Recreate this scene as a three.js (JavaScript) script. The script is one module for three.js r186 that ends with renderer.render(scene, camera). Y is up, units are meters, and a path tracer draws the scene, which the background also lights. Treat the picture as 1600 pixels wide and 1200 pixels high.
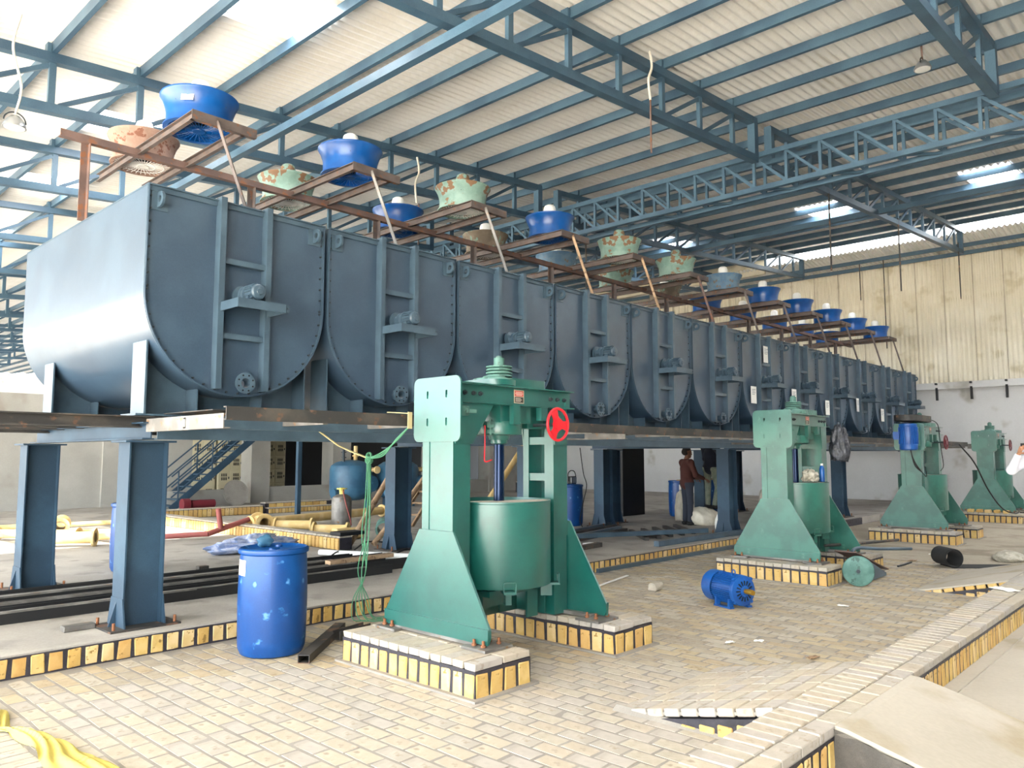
import * as THREE from 'three';
import { mergeGeometries, mergeVertices, toCreasedNormals } from 'three/addons/utils/BufferGeometryUtils.js';
import { MarchingCubes } from 'three/addons/objects/MarchingCubes.js';

// ---------- camera, sky, sun, exposure ----------
const scene = new THREE.Scene();
const EYE = 1.72, TURN = 42.996 * Math.PI / 180, TILT = 5.288 * Math.PI / 180;
const camera = new THREE.PerspectiveCamera(2 * Math.atan(600 / 1210) * 180 / Math.PI, 4 / 3, 0.05, 300);
camera.position.set(0, EYE, 0);
// the tank row runs along +x; the lens looks 43 degrees off it towards -z and a little up
camera.lookAt(Math.cos(TURN) * Math.cos(TILT), EYE + Math.sin(TILT), -Math.sin(TURN) * Math.cos(TILT));
scene.add(camera);
scene.background = new THREE.Color().setRGB(0.88, 0.95, 1.0);
scene.backgroundIntensity = 1.7;
const sun = new THREE.DirectionalLight(new THREE.Color(1, 0.93, 0.84), 15);
sun.position.set(-30, 44, 14); sun.target.position.set(8, 0, -8);
sun.castShadow = true; sun.shadow.mapSize.set(2048, 2048);
Object.assign(sun.shadow.camera, { left: -45, right: 45, top: 45, bottom: -45, near: 1, far: 160 });
scene.add(sun, sun.target);
const renderer = new THREE.WebGLRenderer({ antialias: true });
renderer.toneMapping = THREE.LinearToneMapping;
renderer.toneMappingExposure = 7.3;
renderer.shadowMap.enabled = true;

// ---------- helpers ----------
let seed = 12345;
const rnd = () => { seed = (seed * 1664525 + 1013904223) >>> 0; return seed / 4294967296; };
const rr = (a, b) => a + (b - a) * rnd();
const V = (x, y, z) => new THREE.Vector3(x, y, z);
const PI = Math.PI;

function hash(x, y, s) { let h = (x * 374761393 + y * 668265263 + s * 974711) | 0; h = Math.imul(h ^ (h >>> 13), 1274126177); return ((h ^ (h >>> 16)) >>> 0) / 4294967296; }
function vnoise(x, y, per, s) {
  const xi = Math.floor(x), yi = Math.floor(y), fx = x - xi, fy = y - yi, u = fx * fx * (3 - 2 * fx), v = fy * fy * (3 - 2 * fy);
  const m = (a) => ((a % per) + per) % per, a = hash(m(xi), m(yi), s), b = hash(m(xi + 1), m(yi), s), c = hash(m(xi), m(yi + 1), s), d = hash(m(xi + 1), m(yi + 1), s);
  return a + (b - a) * u + (c - a) * v + (a - b - c + d) * u * v;
}
function fbm(u, v, base, oct, s) { let t = 0, amp = 0.5, f = base, n = 0; for (let i = 0; i < oct; i++) { t += amp * vnoise(u * f, v * f, f, s + i * 17); n += amp; amp *= 0.55; f *= 2; } return t / n; }
function dataTex(size, fn, srgb, rep) {
  const d = new Uint8Array(size * size * 4);
  for (let j = 0; j < size; j++) for (let i = 0; i < size; i++) {
    const c = fn(i / size, j / size), k = (j * size + i) * 4;
    for (let q = 0; q < 3; q++) d[k + q] = Math.max(0, Math.min(255, Math.round(c[q])));
    d[k + 3] = 255;
  }
  const t = new THREE.DataTexture(d, size, size, THREE.RGBAFormat);
  t.wrapS = t.wrapT = THREE.RepeatWrapping; t.magFilter = THREE.LinearFilter; t.minFilter = THREE.LinearMipmapLinearFilter; t.generateMipmaps = true;
  if (srgb) t.colorSpace = THREE.SRGBColorSpace;
  t.repeat.set(1 / rep, 1 / rep); t.needsUpdate = true; return t;
}
const hex = (h) => [(h >> 16) & 255, (h >> 8) & 255, h & 255];
const mix3 = (a, b, t) => [a[0] + (b[0] - a[0]) * t, a[1] + (b[1] - a[1]) * t, a[2] + (b[2] - a[2]) * t];
const sst = (a, b, x) => { const t = Math.max(0, Math.min(1, (x - a) / (b - a))); return t * t * (3 - 2 * t); };
let texSeed = 1;
// mottled material: main colour, second colour in patches, speckles of a third
function mottled(c1, c2, o = {}) {
  const a = hex(c1), b = hex(c2), s = texSeed += 31, c3 = o.spot !== undefined ? hex(o.spot) : null, oc = o.base ?? 4;
  const map = dataTex(o.size ?? 256, (u, v) => {
    let n = fbm(u, v, oc, 5, s); n = sst(o.lo ?? 0.3, o.hi ?? 0.7, n);
    let c = mix3(a, b, n);
    if (c3) { const m = fbm(u, v, (o.spotBase ?? 8), 4, s + 7); c = mix3(c, c3, sst(o.spotLo ?? 0.62, o.spotHi ?? 0.7, m)); }
    const g = (hash(Math.floor(u * 256), Math.floor(v * 256), s) - 0.5) * (o.grain ?? 6);
    return [c[0] + g, c[1] + g, c[2] + g];
  }, true, o.rep ?? 1.5);
  const m = new THREE.MeshStandardMaterial({ map, roughness: o.rough ?? 0.5, metalness: o.metal ?? 0 });
  if (o.bump) { m.bumpMap = dataTex(256, (u, v) => { const n = 255 * fbm(u, v, o.bumpBase ?? 8, 5, s + 3); return [n, n, n]; }, false, o.bumpRep ?? o.rep ?? 1.5); m.bumpScale = o.bump; }
  return m;
}
const plain = (c, rough = 0.5, metal = 0) => new THREE.MeshStandardMaterial({ color: c, roughness: rough, metalness: metal });

// geometry: every piece ends non-indexed with position, normal and a metric uv
function fin(g, crease) {
  if (crease) g = toCreasedNormals(g, crease);
  if (g.index) g = g.toNonIndexed();
  if (!g.attributes.normal) g.computeVertexNormals();
  for (const k of Object.keys(g.attributes)) if (k !== 'position' && k !== 'normal') g.deleteAttribute(k);
  g.morphAttributes = {};
  const p = g.attributes.position, n = p.count, uv = new Float32Array(n * 2);
  const a = V(), b = V(), c = V();
  for (let i = 0; i < n; i += 3) {
    a.fromBufferAttribute(p, i); b.fromBufferAttribute(p, i + 1); c.fromBufferAttribute(p, i + 2);
    const e1 = b.clone().sub(a), e2 = c.clone().sub(a), nn = e1.cross(e2), x = Math.abs(nn.x), y = Math.abs(nn.y), z = Math.abs(nn.z);
    [a, b, c].forEach((q, k) => {
      const w = (i + k) * 2;
      if (y >= x && y >= z) { uv[w] = q.x; uv[w + 1] = q.z; } else if (x >= z) { uv[w] = q.z; uv[w + 1] = q.y; } else { uv[w] = q.x; uv[w + 1] = q.y; }
    });
  }
  g.setAttribute('uv', new THREE.BufferAttribute(uv, 2)); g.clearGroups?.();
  return g;
}
const tr = (g, x = 0, y = 0, z = 0) => g.translate(x, y, z);
const M4 = (x, y, z, rx = 0, ry = 0, rz = 0, s = 1) => new THREE.Matrix4().compose(V(x, y, z), new THREE.Quaternion().setFromEuler(new THREE.Euler(rx, ry, rz)), V(s, s, s));
const bx = (w, h, d, x = 0, y = 0, z = 0) => new THREE.BoxGeometry(w, h, d).translate(x, y, z);
// box with broken edges
function cbox(w, h, d, x = 0, y = 0, z = 0, c = 0.008, jit = 0) {
  const P = [], idx = [], at = {}, j = () => jit ? (rnd() - 0.5) * 2 * jit : 0;
  for (const sx of [-1, 1]) for (const sy of [-1, 1]) for (const sz of [-1, 1]) {
    const X = sx * w / 2 + j(), Y = sy * h / 2 + j() * 0.5, Z = sz * d / 2 + j(), k = `${sx}${sy}${sz}`;
    at[k] = P.length / 3;
    P.push(X, Y - sy * c, Z - sz * c, X - sx * c, Y, Z - sz * c, X - sx * c, Y - sy * c, Z);
  }
  const I = (sx, sy, sz, a) => at[`${sx}${sy}${sz}`] + a;
  const tri = (a, b, e) => {
    const A = V(...P.slice(a * 3, a * 3 + 3)), B = V(...P.slice(b * 3, b * 3 + 3)), C = V(...P.slice(e * 3, e * 3 + 3));
    const nn = B.clone().sub(A).cross(C.clone().sub(A)), m = A.add(B).add(C);
    if (nn.dot(m) < 0) idx.push(a, e, b); else idx.push(a, b, e);
  };
  const quad = (a, b, e, f) => { tri(a, b, e); tri(a, e, f); };
  for (const s of [-1, 1]) {
    quad(I(s, -1, -1, 0), I(s, 1, -1, 0), I(s, 1, 1, 0), I(s, -1, 1, 0));
    quad(I(-1, s, -1, 1), I(1, s, -1, 1), I(1, s, 1, 1), I(-1, s, 1, 1));
    quad(I(-1, -1, s, 2), I(1, -1, s, 2), I(1, 1, s, 2), I(-1, 1, s, 2));
    for (const t of [-1, 1]) {
      quad(I(s, t, -1, 0), I(s, t, 1, 0), I(s, t, 1, 1), I(s, t, -1, 1));
      quad(I(s, -1, t, 0), I(s, 1, t, 0), I(s, 1, t, 2), I(s, -1, t, 2));
      quad(I(-1, s, t, 1), I(1, s, t, 1), I(1, s, t, 2), I(-1, s, t, 2));
      for (const q of [-1, 1]) tri(I(s, t, q, 0), I(s, t, q, 1), I(s, t, q, 2));
    }
  }
  const g = new THREE.BufferGeometry();
  g.setAttribute('position', new THREE.Float32BufferAttribute(P, 3)); g.setIndex(idx);
  const o = g.toNonIndexed(); o.computeVertexNormals(); return o.translate(x, y, z);
}
// a profile swept straight from p to q; up gives the profile's y direction
const rect = (w, h) => [[-w / 2, -h / 2], [w / 2, -h / 2], [w / 2, h / 2], [-w / 2, h / 2]];
const chan = (w, h, t) => [[-w / 2, -h / 2], [w / 2, -h / 2], [w / 2, -h / 2 + t], [-w / 2 + t, -h / 2 + t], [-w / 2 + t, h / 2 - t], [w / 2, h / 2 - t], [w / 2, h / 2], [-w / 2, h / 2]];
const angl = (w, h, t) => [[-w / 2, -h / 2], [w / 2, -h / 2], [w / 2, -h / 2 + t], [-w / 2 + t, -h / 2 + t], [-w / 2 + t, h / 2], [-w / 2, h / 2]];
const ibeam = (w, h, t) => [[-w / 2, -h / 2], [w / 2, -h / 2], [w / 2, -h / 2 + t], [t / 2, -h / 2 + t], [t / 2, h / 2 - t], [w / 2, h / 2 - t], [w / 2, h / 2], [-w / 2, h / 2], [-w / 2, h / 2 - t], [-t / 2, h / 2 - t], [-t / 2, -h / 2 + t], [-w / 2, -h / 2 + t]];
function shp(pts, holes = []) {
  const s = new THREE.Shape(pts.map(([x, y]) => new THREE.Vector2(x, y)));
  for (const h of holes) s.holes.push(new THREE.Path(h.map(([x, y]) => new THREE.Vector2(x, y))));
  return s;
}
const circ = (cx, cy, r, n = 20, ry = r) => Array.from({ length: n }, (_, i) => [cx + r * Math.cos(i / n * 2 * PI), cy + ry * Math.sin(i / n * 2 * PI)]);
const ext = (pts, depth, holes) => new THREE.ExtrudeGeometry(shp(pts, holes), { depth, bevelEnabled: false, curveSegments: 6 });
function beam(p, q, prof, up = V(0, 1, 0), holes) {
  const d = q.clone().sub(p), L = d.length(); d.normalize();
  let x = up.clone().cross(d); if (x.lengthSq() < 1e-6) x = V(1, 0, 0).cross(d); x.normalize();
  const y = d.clone().cross(x);
  return ext(prof, L, holes).applyMatrix4(new THREE.Matrix4().makeBasis(x, y, d).setPosition(p));
}
const tubeProf = (w, h, t) => [rect(w, h), [rect(w - 2 * t, h - 2 * t)]];
const cyl = (r0, r1, h, n = 24, open = false) => new THREE.CylinderGeometry(r1, r0, h, n, 1, open);   // base radius, top radius
const lathe = (pts, n = 32) => new THREE.LatheGeometry(pts.map(([x, y]) => new THREE.Vector2(x, y)), n);
const tube = (pts, r, n = 40, k = 8) => new THREE.TubeGeometry(new THREE.CatmullRomCurve3(pts), n, r, k, false);
function rod(p, q, r, n = 10) { const d = q.clone().sub(p), L = d.length(), g = new THREE.CylinderGeometry(r, r, L, n); g.applyQuaternion(new THREE.Quaternion().setFromUnitVectors(V(0, 1, 0), d.normalize())); return g.translate((p.x + q.x) / 2, (p.y + q.y) / 2, (p.z + q.z) / 2); }
const geo = (list, crease) => { const l = (Array.isArray(list) ? list : [list]).map((g) => fin(g, crease)); return l.length === 1 ? l[0] : mergeGeometries(l); };

const used = {};
const numbered = (n) => { const k = used[n] = (used[n] ?? -1) + 1; return k ? `${n}_${String(k).padStart(3, '0')}` : n; };
function mk(name, g, mat, parent) { const m = new THREE.Mesh(g, mat); m.name = name; m.castShadow = m.receiveShadow = true; parent.add(m); return m; }
function obj(name, list, mat, parent, crease) { return mk(name, geo(list, crease), mat, parent); }
function tag(o, label, category, group) { o.userData.label = label; if (category) o.userData.category = category; if (group) o.userData.group = group; return o; }
function thing(name, label, category, x = 0, y = 0, z = 0, turn = 0, group) {
  const o = new THREE.Group(); o.name = numbered(name); o.position.set(x, y, z); o.rotation.y = turn; scene.add(o); return tag(o, label, category, group);
}
function single(name, label, category, list, mat, group, crease) { const m = mk(numbered(name), geo(list, crease), mat, scene); return tag(m, label, category, group); }
function structure(name, list, mat, crease) { const m = list ? mk(name, geo(list, crease), mat, scene) : new THREE.Group(); if (!list) { m.name = name; scene.add(m); } m.userData.kind = 'structure'; return m; }
function dup(src, base, label, x, y, z, turn) { const c = src.clone(); c.name = numbered(base); scene.add(c); c.position.set(x, y, z); if (turn !== undefined) c.rotation.y = turn; c.userData = { ...src.userData, label }; return c; }
const ORD = ['first', 'second', 'third', 'fourth', 'fifth', 'sixth', 'seventh', 'eighth', 'ninth', 'tenth', 'eleventh', 'twelfth', 'thirteenth', 'fourteenth', 'fifteenth', 'sixteenth'];
// ---------- materials ----------
const M = {
  truss: mottled(0x365065, 0x435f73, { rep: 2, rough: 0.45, grain: 8 }),
  tank: mottled(0x36485a, 0x405466, { rep: 2.2, rough: 0.3, grain: 5, bump: 0.0015, bumpBase: 3, bumpRep: 3 }),
  tankTrim: mottled(0x3b4e5c, 0x475c6b, { rep: 1, rough: 0.4 }),
  column: mottled(0x253e52, 0x2f4c61, { rep: 1.4, rough: 0.62 }),
  beamDark: mottled(0x383736, 0x524d47, { rep: 1, rough: 0.6, metal: 0.2, spot: 0x6b5040 }),
  steelRaw: mottled(0x6c6965, 0x8b8884, { rep: 0.7, rough: 0.5, metal: 0.35, spot: 0x8a6a4d, spotLo: 0.68, spotHi: 0.8 }),
  rust: mottled(0x5b4a46, 0x6d5750, { rep: 0.6, rough: 0.7, spot: 0x7a5038 }),
  rustDull: mottled(0x4c4442, 0x5f5552, { rep: 0.6, rough: 0.6, spot: 0x6e4c3a, spotLo: 0.64 }),
  green: mottled(0x094c46, 0x0f5a52, { rep: 1, rough: 0.36, grain: 5 }),
  greenDull: mottled(0x1d5a4e, 0x296b5d, { rep: 0.8, rough: 0.42, spot: 0x4a7d6e, spotLo: 0.66, spotHi: 0.85 }),
      greenGrey: mottled(0x476f66, 0x628a80, { rep: 0.6, rough: 0.6, spot: 0x415f58 }),
  fanBlue: mottled(0x03468a, 0x05529c, { rep: 0.8, rough: 0.3, grain: 4 }),
  fanRust: mottled(0x82695d, 0x987d70, { rep: 0.5, rough: 0.8, spot: 0x6d4636 }),
  fanMint: mottled(0x6f8f84, 0x86a399, { rep: 0.5, rough: 0.6, spot: 0x7c5e45, spotLo: 0.58, spotHi: 0.62, spotBase: 6 }),
  fanBrown: mottled(0x6e6355, 0x87796a, { rep: 0.5, rough: 0.8, spot: 0x7b9b8c, spotLo: 0.58 }),
  fanSlate: mottled(0x4f7290, 0x6c8699, { rep: 0.5, rough: 0.6, spot: 0x776a60, spotLo: 0.6 }),
  motorBlue: mottled(0x174f98, 0x1d5ba6, { rep: 0.5, rough: 0.35 }),
  drumBlue: mottled(0x064080, 0x0a4b90, { rep: 0.9, rough: 0.38, spot: 0x5d8fc4, spotLo: 0.66, spotHi: 0.8, spotBase: 10 }),
  vessel: mottled(0x2f5a78, 0x3b6986, { rep: 1, rough: 0.45 }),
  shaft: plain(0x0d2547, 0.22, 0.5),
  red: plain(0xd11f2b, 0.35), darkRed: plain(0x6b1f2b, 0.4),
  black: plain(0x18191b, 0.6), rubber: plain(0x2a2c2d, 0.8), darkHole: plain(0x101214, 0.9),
  bolt: plain(0x3c4348, 0.5, 0.5), boltRust: plain(0x8a5a3c, 0.7, 0.2),
  brass: plain(0xc79a3c, 0.3, 0.8), chrome: plain(0xb8bcc0, 0.3, 0.9),
  white: plain(0xe9e9e6, 0.6), paper: plain(0xf1f0ea, 0.8), tapeWhite: plain(0xdcdcda, 0.5),
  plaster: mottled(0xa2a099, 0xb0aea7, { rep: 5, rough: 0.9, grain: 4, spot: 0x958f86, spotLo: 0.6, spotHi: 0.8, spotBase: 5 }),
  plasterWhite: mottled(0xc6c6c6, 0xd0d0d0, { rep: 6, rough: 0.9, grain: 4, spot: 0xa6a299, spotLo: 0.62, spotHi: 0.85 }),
  concrete: mottled(0x9a958e, 0xaca79f, { rep: 3, rough: 0.88, grain: 10, spot: 0x8d8982, spotLo: 0.58, spotHi: 0.75, bump: 0.004, bumpBase: 16 }),
  cement: mottled(0xb0a99c, 0xbcb5a9, { rep: 4, rough: 0.9, grain: 6, spot: 0xa69a84, spotLo: 0.6, spotHi: 0.8 }),
  dust: mottled(0x978d7d, 0xa99f8f, { rep: 6, rough: 0.95, grain: 10, spot: 0x8d8373, spotLo: 0.58, spotHi: 0.75, spotBase: 10 }),
  mortar: mottled(0x8b8680, 0x98938b, { rep: 1, rough: 0.95, grain: 12 }),
  mortarDark: mottled(0x55514c, 0x6b655e, { rep: 0.5, rough: 0.95, grain: 14, bump: 0.01, bumpBase: 12 }),
  bitumen: mottled(0x232228, 0x35323a, { rep: 0.4, rough: 0.55, grain: 8, bump: 0.006, bumpBase: 10, bumpRep: 0.4 }),
  sheet: mottled(0xecebe8, 0xf2f1ee, { rep: 5, rough: 0.85, grain: 5, spot: 0xe2dfd8, spotLo: 0.6, spotHi: 0.85 }),
  wallSheet: mottled(0xd3ccb8, 0xdcd6c5, { rep: 4, rough: 0.85, grain: 5, spot: 0xbcb297, spotLo: 0.6, spotHi: 0.85 }),
  wood: mottled(0x9a7f63, 0xb59a7c, { rep: 0.5, rough: 0.8, spot: 0x7a624c }),
  frp: mottled(0xd9b878, 0xe6cb92, { rep: 0.6, rough: 0.55 }),
  redPipe: plain(0x9b5550, 0.6), cable: plain(0x1a1b1c, 0.6), whiteCable: plain(0xd8d4ca, 0.6),
  rope: plain(0x4f8a6a, 0.85), strap: plain(0xc7b98a, 0.9),
  yellow: mottled(0xe0cf62, 0xeadb7a, { rep: 0.4, rough: 0.7 }),
  bag: mottled(0xcdc6b4, 0xdcd6c6, { rep: 0.5, rough: 0.9, bump: 0.004 }), plasticBag: mottled(0x2b2d33, 0x4a4d55, { rep: 0.2, rough: 0.3, bump: 0.01, bumpBase: 8 }),
  clearBag: mottled(0xa39d8c, 0xc4bfb0, { rep: 0.2, rough: 0.4, bump: 0.01, bumpBase: 8 }),
  blueSheet: mottled(0x8fa2cf, 0xc9cfe2, { rep: 0.4, rough: 0.5 }),
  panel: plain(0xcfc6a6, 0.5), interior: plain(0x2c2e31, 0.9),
  skin: mottled(0xb07d5f, 0xbb8769, { rep: 0.3, rough: 0.6 }), skinDark: plain(0x6e4a38, 0.6), hair: plain(0x1a1614, 0.8),
  shirtWhite: plain(0xe6e6ec, 0.85), jeans: mottled(0x6f7a6e, 0x858c7c, { rep: 0.3, rough: 0.9 }), darkCloth: plain(0x33343a, 0.9), navyCloth: plain(0x1c2230, 0.9), greyCloth: plain(0x2b303c, 0.9), rustCloth: plain(0x45241f, 0.9), trouser: plain(0x3a4152, 0.9),
};
for (const k of ['green', 'greenDull', 'tank', 'tankTrim', 'column']) { const o = M[k], p = new THREE.MeshPhysicalMaterial({ map: o.map, roughness: o.roughness, clearcoat: k === 'column' ? 0 : k.startsWith('tank') ? 0.2 : 0.85, clearcoatRoughness: k.startsWith('green') ? 0.36 : 0.28 }); if (o.bumpMap) { p.bumpMap = o.bumpMap; p.bumpScale = o.bumpScale; } M[k] = p; }
const skylightMat = new THREE.MeshPhysicalMaterial({ color: 0xf4f8ff, transmission: 0.85, roughness: 1, thickness: 0, side: THREE.DoubleSide });
const skylightClear = new THREE.MeshPhysicalMaterial({ color: new THREE.Color(0.17, 0.175, 0.18), transmission: 1, roughness: 0.32, thickness: 0, ior: 1.1, side: THREE.DoubleSide });
const brickTones = [[0xada596, 0xb9b1a3], [0xa8a197, 0xb4ada3], [0xb2a897, 0xbeb4a3], [0xa59e96, 0xb1aaa2], [0xafa494, 0xbbb0a1]].map(([a, b]) => mottled(a, b, { rep: 0.35, rough: 0.85, grain: 12, spot: 0x9a8f7f, spotLo: 0.62, spotHi: 0.8, spotBase: 5 }));
const faceTones = [[0xc9a862, 0xd3b576], [0xc19c56, 0xcba968], [0xcfb278, 0xd9be8c], [0xbe9554, 0xc8a264]].map(([a, b]) => mottled(a, b, { rep: 0.3, rough: 0.75, grain: 10, spot: 0x8f7038, spotLo: 0.68, spotHi: 0.8, spotBase: 6 }));
const pick = (l) => l[Math.floor(rnd() * l.length)];
// ---------- the hall ----------
const SL = 0.0785, roofY = (x) => 7.23 + SL * (x - 3.05);
const XW = -7, XE = 27.9, ZN = -72, ZS = 11;

// corrugated sheets: ridges along x, laid in strips; translucent sheets sit in some strips
function corr(x0, x1, z0, z1, yOf, amp = 0.03, pitch = 0.146) {
  const nz = Math.round((z1 - z0) / pitch * 8), nx = Math.max(1, Math.round((x1 - x0) / 3)), pos = [], idx = [];
  for (let i = 0; i <= nx; i++) for (let j = 0; j <= nz; j++) {
    const x = x0 + (x1 - x0) * i / nx, z = z0 + (z1 - z0) * j / nz;
    pos.push(x, yOf(x) + amp * Math.cos(z / pitch * 2 * PI), z);
  }
  for (let i = 0; i < nx; i++) for (let j = 0; j < nz; j++) { const a = i * (nz + 1) + j, b = a + nz + 1; idx.push(a, a + 1, b, b, a + 1, b + 1); }
  const g = new THREE.BufferGeometry(); g.setAttribute('position', new THREE.Float32BufferAttribute(pos, 3)); g.setIndex(idx); g.computeVertexNormals(); return g;
}
M.sheet.side = M.wallSheet.side = THREE.DoubleSide;
const ceiling = structure('ceiling');
{
  const W = 1.022, bays = [
    { x0: XW - 0.6, x1: 13.2, off: -8.0, sky: [4.2, 5.5], rows: [0, 5, 9, 14, 19, 24, 30, 36], wide: { '-8': [6.5, 9] }, clear: [-2.6, 1.6] },
    { x0: 13.15, x1: XE, off: -3.5, sky: [21.0, 22.5], rows: [0, 4, 9], wide: { '-7': [14, 27], '-11': [14, 27] } }];
  for (const b of bays) for (let k = -18; k < 68; k++) {
    const z1 = b.off - k * W, z0 = z1 - W;
    if (z1 > ZS + 0.5 || z0 < ZN - 0.5) continue;
    const sk = b.wide[k] ?? (b.rows.includes(k) ? b.sky : null), segs = sk ? [[b.x0, sk[0]], [sk[1], b.x1]] : [[b.x0, b.x1]];
    if (b.clear && k >= 3 && k <= 6) { const [s0] = segs.shift(); segs.unshift([s0, b.clear[0]], [b.clear[1], sk ? sk[0] : b.x1]); obj('skylight_sheet', corr(b.clear[0] - 0.02, b.clear[1] + 0.02, z0, z1, (x) => roofY(x) + 0.01), skylightClear, ceiling); }
    if (sk) obj('skylight_sheet', corr(sk[0] - 0.02, sk[1] + 0.02, z0, z1, (x) => roofY(x) + 0.01), skylightMat, ceiling);
    for (const [a, c] of segs) obj('roof_sheet', corr(a, c, z0 - 0.03, z1 + 0.01, (x) => roofY(x) + (k % 2) * 0.004), M.sheet, ceiling);
  }
  // lower lean-to strip by the far wall; daylight comes in at the step
  for (let k = 0; k < 20; k++) obj('roof_sheet', corr(27.5, 29.5, ZN + k * 4.088, ZN + (k + 1) * 4.088, (x) => 8.82 - 0.13 * (x - 27.5)), M.sheet, ceiling);
  for (let k = -8; k < 22; k++) {
    const x = 3.05 + 1.13 * k; if (x > 27.5) break;
    obj('purlin', beam(V(x, roofY(x) - 0.115, ZN), V(x, roofY(x) - 0.115, ZS), chan(0.06, 0.15, 0.006)), M.truss, ceiling);
  }
  for (const x of [28.2, 28.9]) obj('purlin', beam(V(x, 8.66 - 0.13 * (x - 27.5), ZN), V(x, 8.66 - 0.13 * (x - 27.5), ZS), chan(0.06, 0.13, 0.006)), M.truss, ceiling);
}
// lattice trusses along x
const topC = (x) => 6.98 + SL * (x - 3.05), botC = (x) => 6.285 + SL * (x - 3.05);
function truss(x0, x1, first, last, label, z, group) {
  const t = thing('roof_truss', label, 'truss', 0, 0, z, 0, group);
  obj('top_chord', beam(V(x0, topC(x0), 0), V(x1, topC(x1), 0), rect(0.13, 0.125)), M.truss, t);
  obj('bottom_chord', beam(V(x0, botC(x0), 0), V(x1, botC(x1), 0), rect(0.13, 0.125)), M.truss, t);
  const vg = geo(bx(0.085, 0.57, 0.06)), dg = geo(beam(V(-1.05, -0.27, 0), V(-0.03, 0.27, 0), rect(0.045, 0.06)));
  for (let k = first; k <= last; k++) {
    const x = 3.05 + 1.13 * k;
    const v = mk('vertical', vg, M.truss, t); v.position.set(x, (topC(x) + botC(x)) / 2, 0);
    if (x - 1.1 > x0) { const d = mk('diagonal', dg, M.truss, t); d.position.set(x, (topC(x) + botC(x)) / 2 - 0.03, 0); d.rotation.z = 0.06; }
  }
  for (const x of [x0 + 0.07, x1 - 0.07]) obj('end_post', bx(0.14, 0.75, 0.14, x, (topC(x) + botC(x)) / 2, 0), M.truss, t);
  const cg = geo(bx(0.05, 0.13, 0.12)); for (let k = first; k <= last; k++) { const x = 3.05 + 1.13 * k; mk('purlin_cleat', cg, M.truss, t).position.set(x - 0.06, topC(x) + 0.12, 0); }
  return t;
}
const TZ = [-2.3, -6.05, -11.2, -14.9, -19, -23, -27.2, -31.4, -35.6, -39.8, -44, -48.2, -52.4, -56.6, -60.8, -65];
const nearT = ['roof truss crossing the upper corner above the hanging white lamp', 'roof truss carrying the pale blue tie, above the middle of the tank row', 'roof truss passing just behind the blue fan at the near tank end', 'roof truss behind the rust brown fan, next one back from the fans', 'roof truss crossing in front of the bright rooflight behind the tank end'];
let ta, tb;
TZ.forEach((z, i) => {
  const lab = nearT[i] ?? `${ORD[i - 5]} of the small distant roof trusses behind the tank end, counted from the nearer ones`;
  if (!ta) ta = truss(XW, 12.95, -8, 8, 'blue-grey lattice ' + lab, z, 'roof trusses of the near bay');
  else dup(ta, 'roof_truss', i < 5 ? 'blue-grey lattice ' + lab : lab, 0, 0, z).userData.group = i < 5 ? 'roof trusses of the near bay' : 'distant roof trusses';
});
const farT = ['lattice roof truss of the far bay highest over the white wall', 'lattice roof truss of the far bay ending over the corrugated wall above the brackets', 'lattice roof truss of the far bay ending above the last blue fans', 'lattice roof truss of the far bay behind the green fans'];
[-0.9, -6.05, -11.2, -14.9].forEach((z, i) => { if (!tb) tb = truss(13.5, 27.6, 10, 21, farT[i], z, 'roof trusses of the far bay'); else dup(tb, 'roof_truss', farT[i], 0, 0, z); });
{ // the double lattice girder along z that the trusses land on
  const t = thing('lattice_girder', 'double lattice girder crossing under the roof where the trusses meet', 'girder', 13.0, 6.52, -7.5);
  const z0 = -13, z1 = 11, P = 0.6, vg = geo(bx(0.05, 0.6, 0.05)), dg = geo(beam(V(0, 0.28, -P / 2), V(0, -0.28, P / 2), rect(0.035, 0.045)));
  for (const x of [0, 0.45]) {
    for (const y of [0, 0.62]) obj('chord', beam(V(x, y, z0), V(x, y, z1), rect(0.09, 0.09)), M.truss, t);
    for (let k = 0; k < 40; k++) { const z = z0 + k * P; mk('vertical', vg, M.truss, t).position.set(x, 0.31, z); mk('diagonal', dg, M.truss, t).position.set(x, 0.31, z + P / 2); }
  }
  for (let k = 0; k < 20; k++) obj('lacing', beam(V(0, 0, z0 + k * 1.2), V(0.45, 0, z0 + k * 1.2 + 0.6), rect(0.04, 0.04)), M.truss, t);
  single('tie_beam', 'pale blue tie beam bolted under the truss, running towards the blue fans', 'beam', beam(V(5.45, 6.3, 1.6), V(5.42, 6.2, -14.9), rect(0.1, 0.11)), M.truss);
  single('tie_beam', 'dark tie beam crossing under the far bay trusses beyond the lattice girder', 'beam', beam(V(19.5, 7.62, -25), V(19.5, 7.62, 9), chan(0.12, 0.12, 0.012)), M.truss);
}
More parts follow.
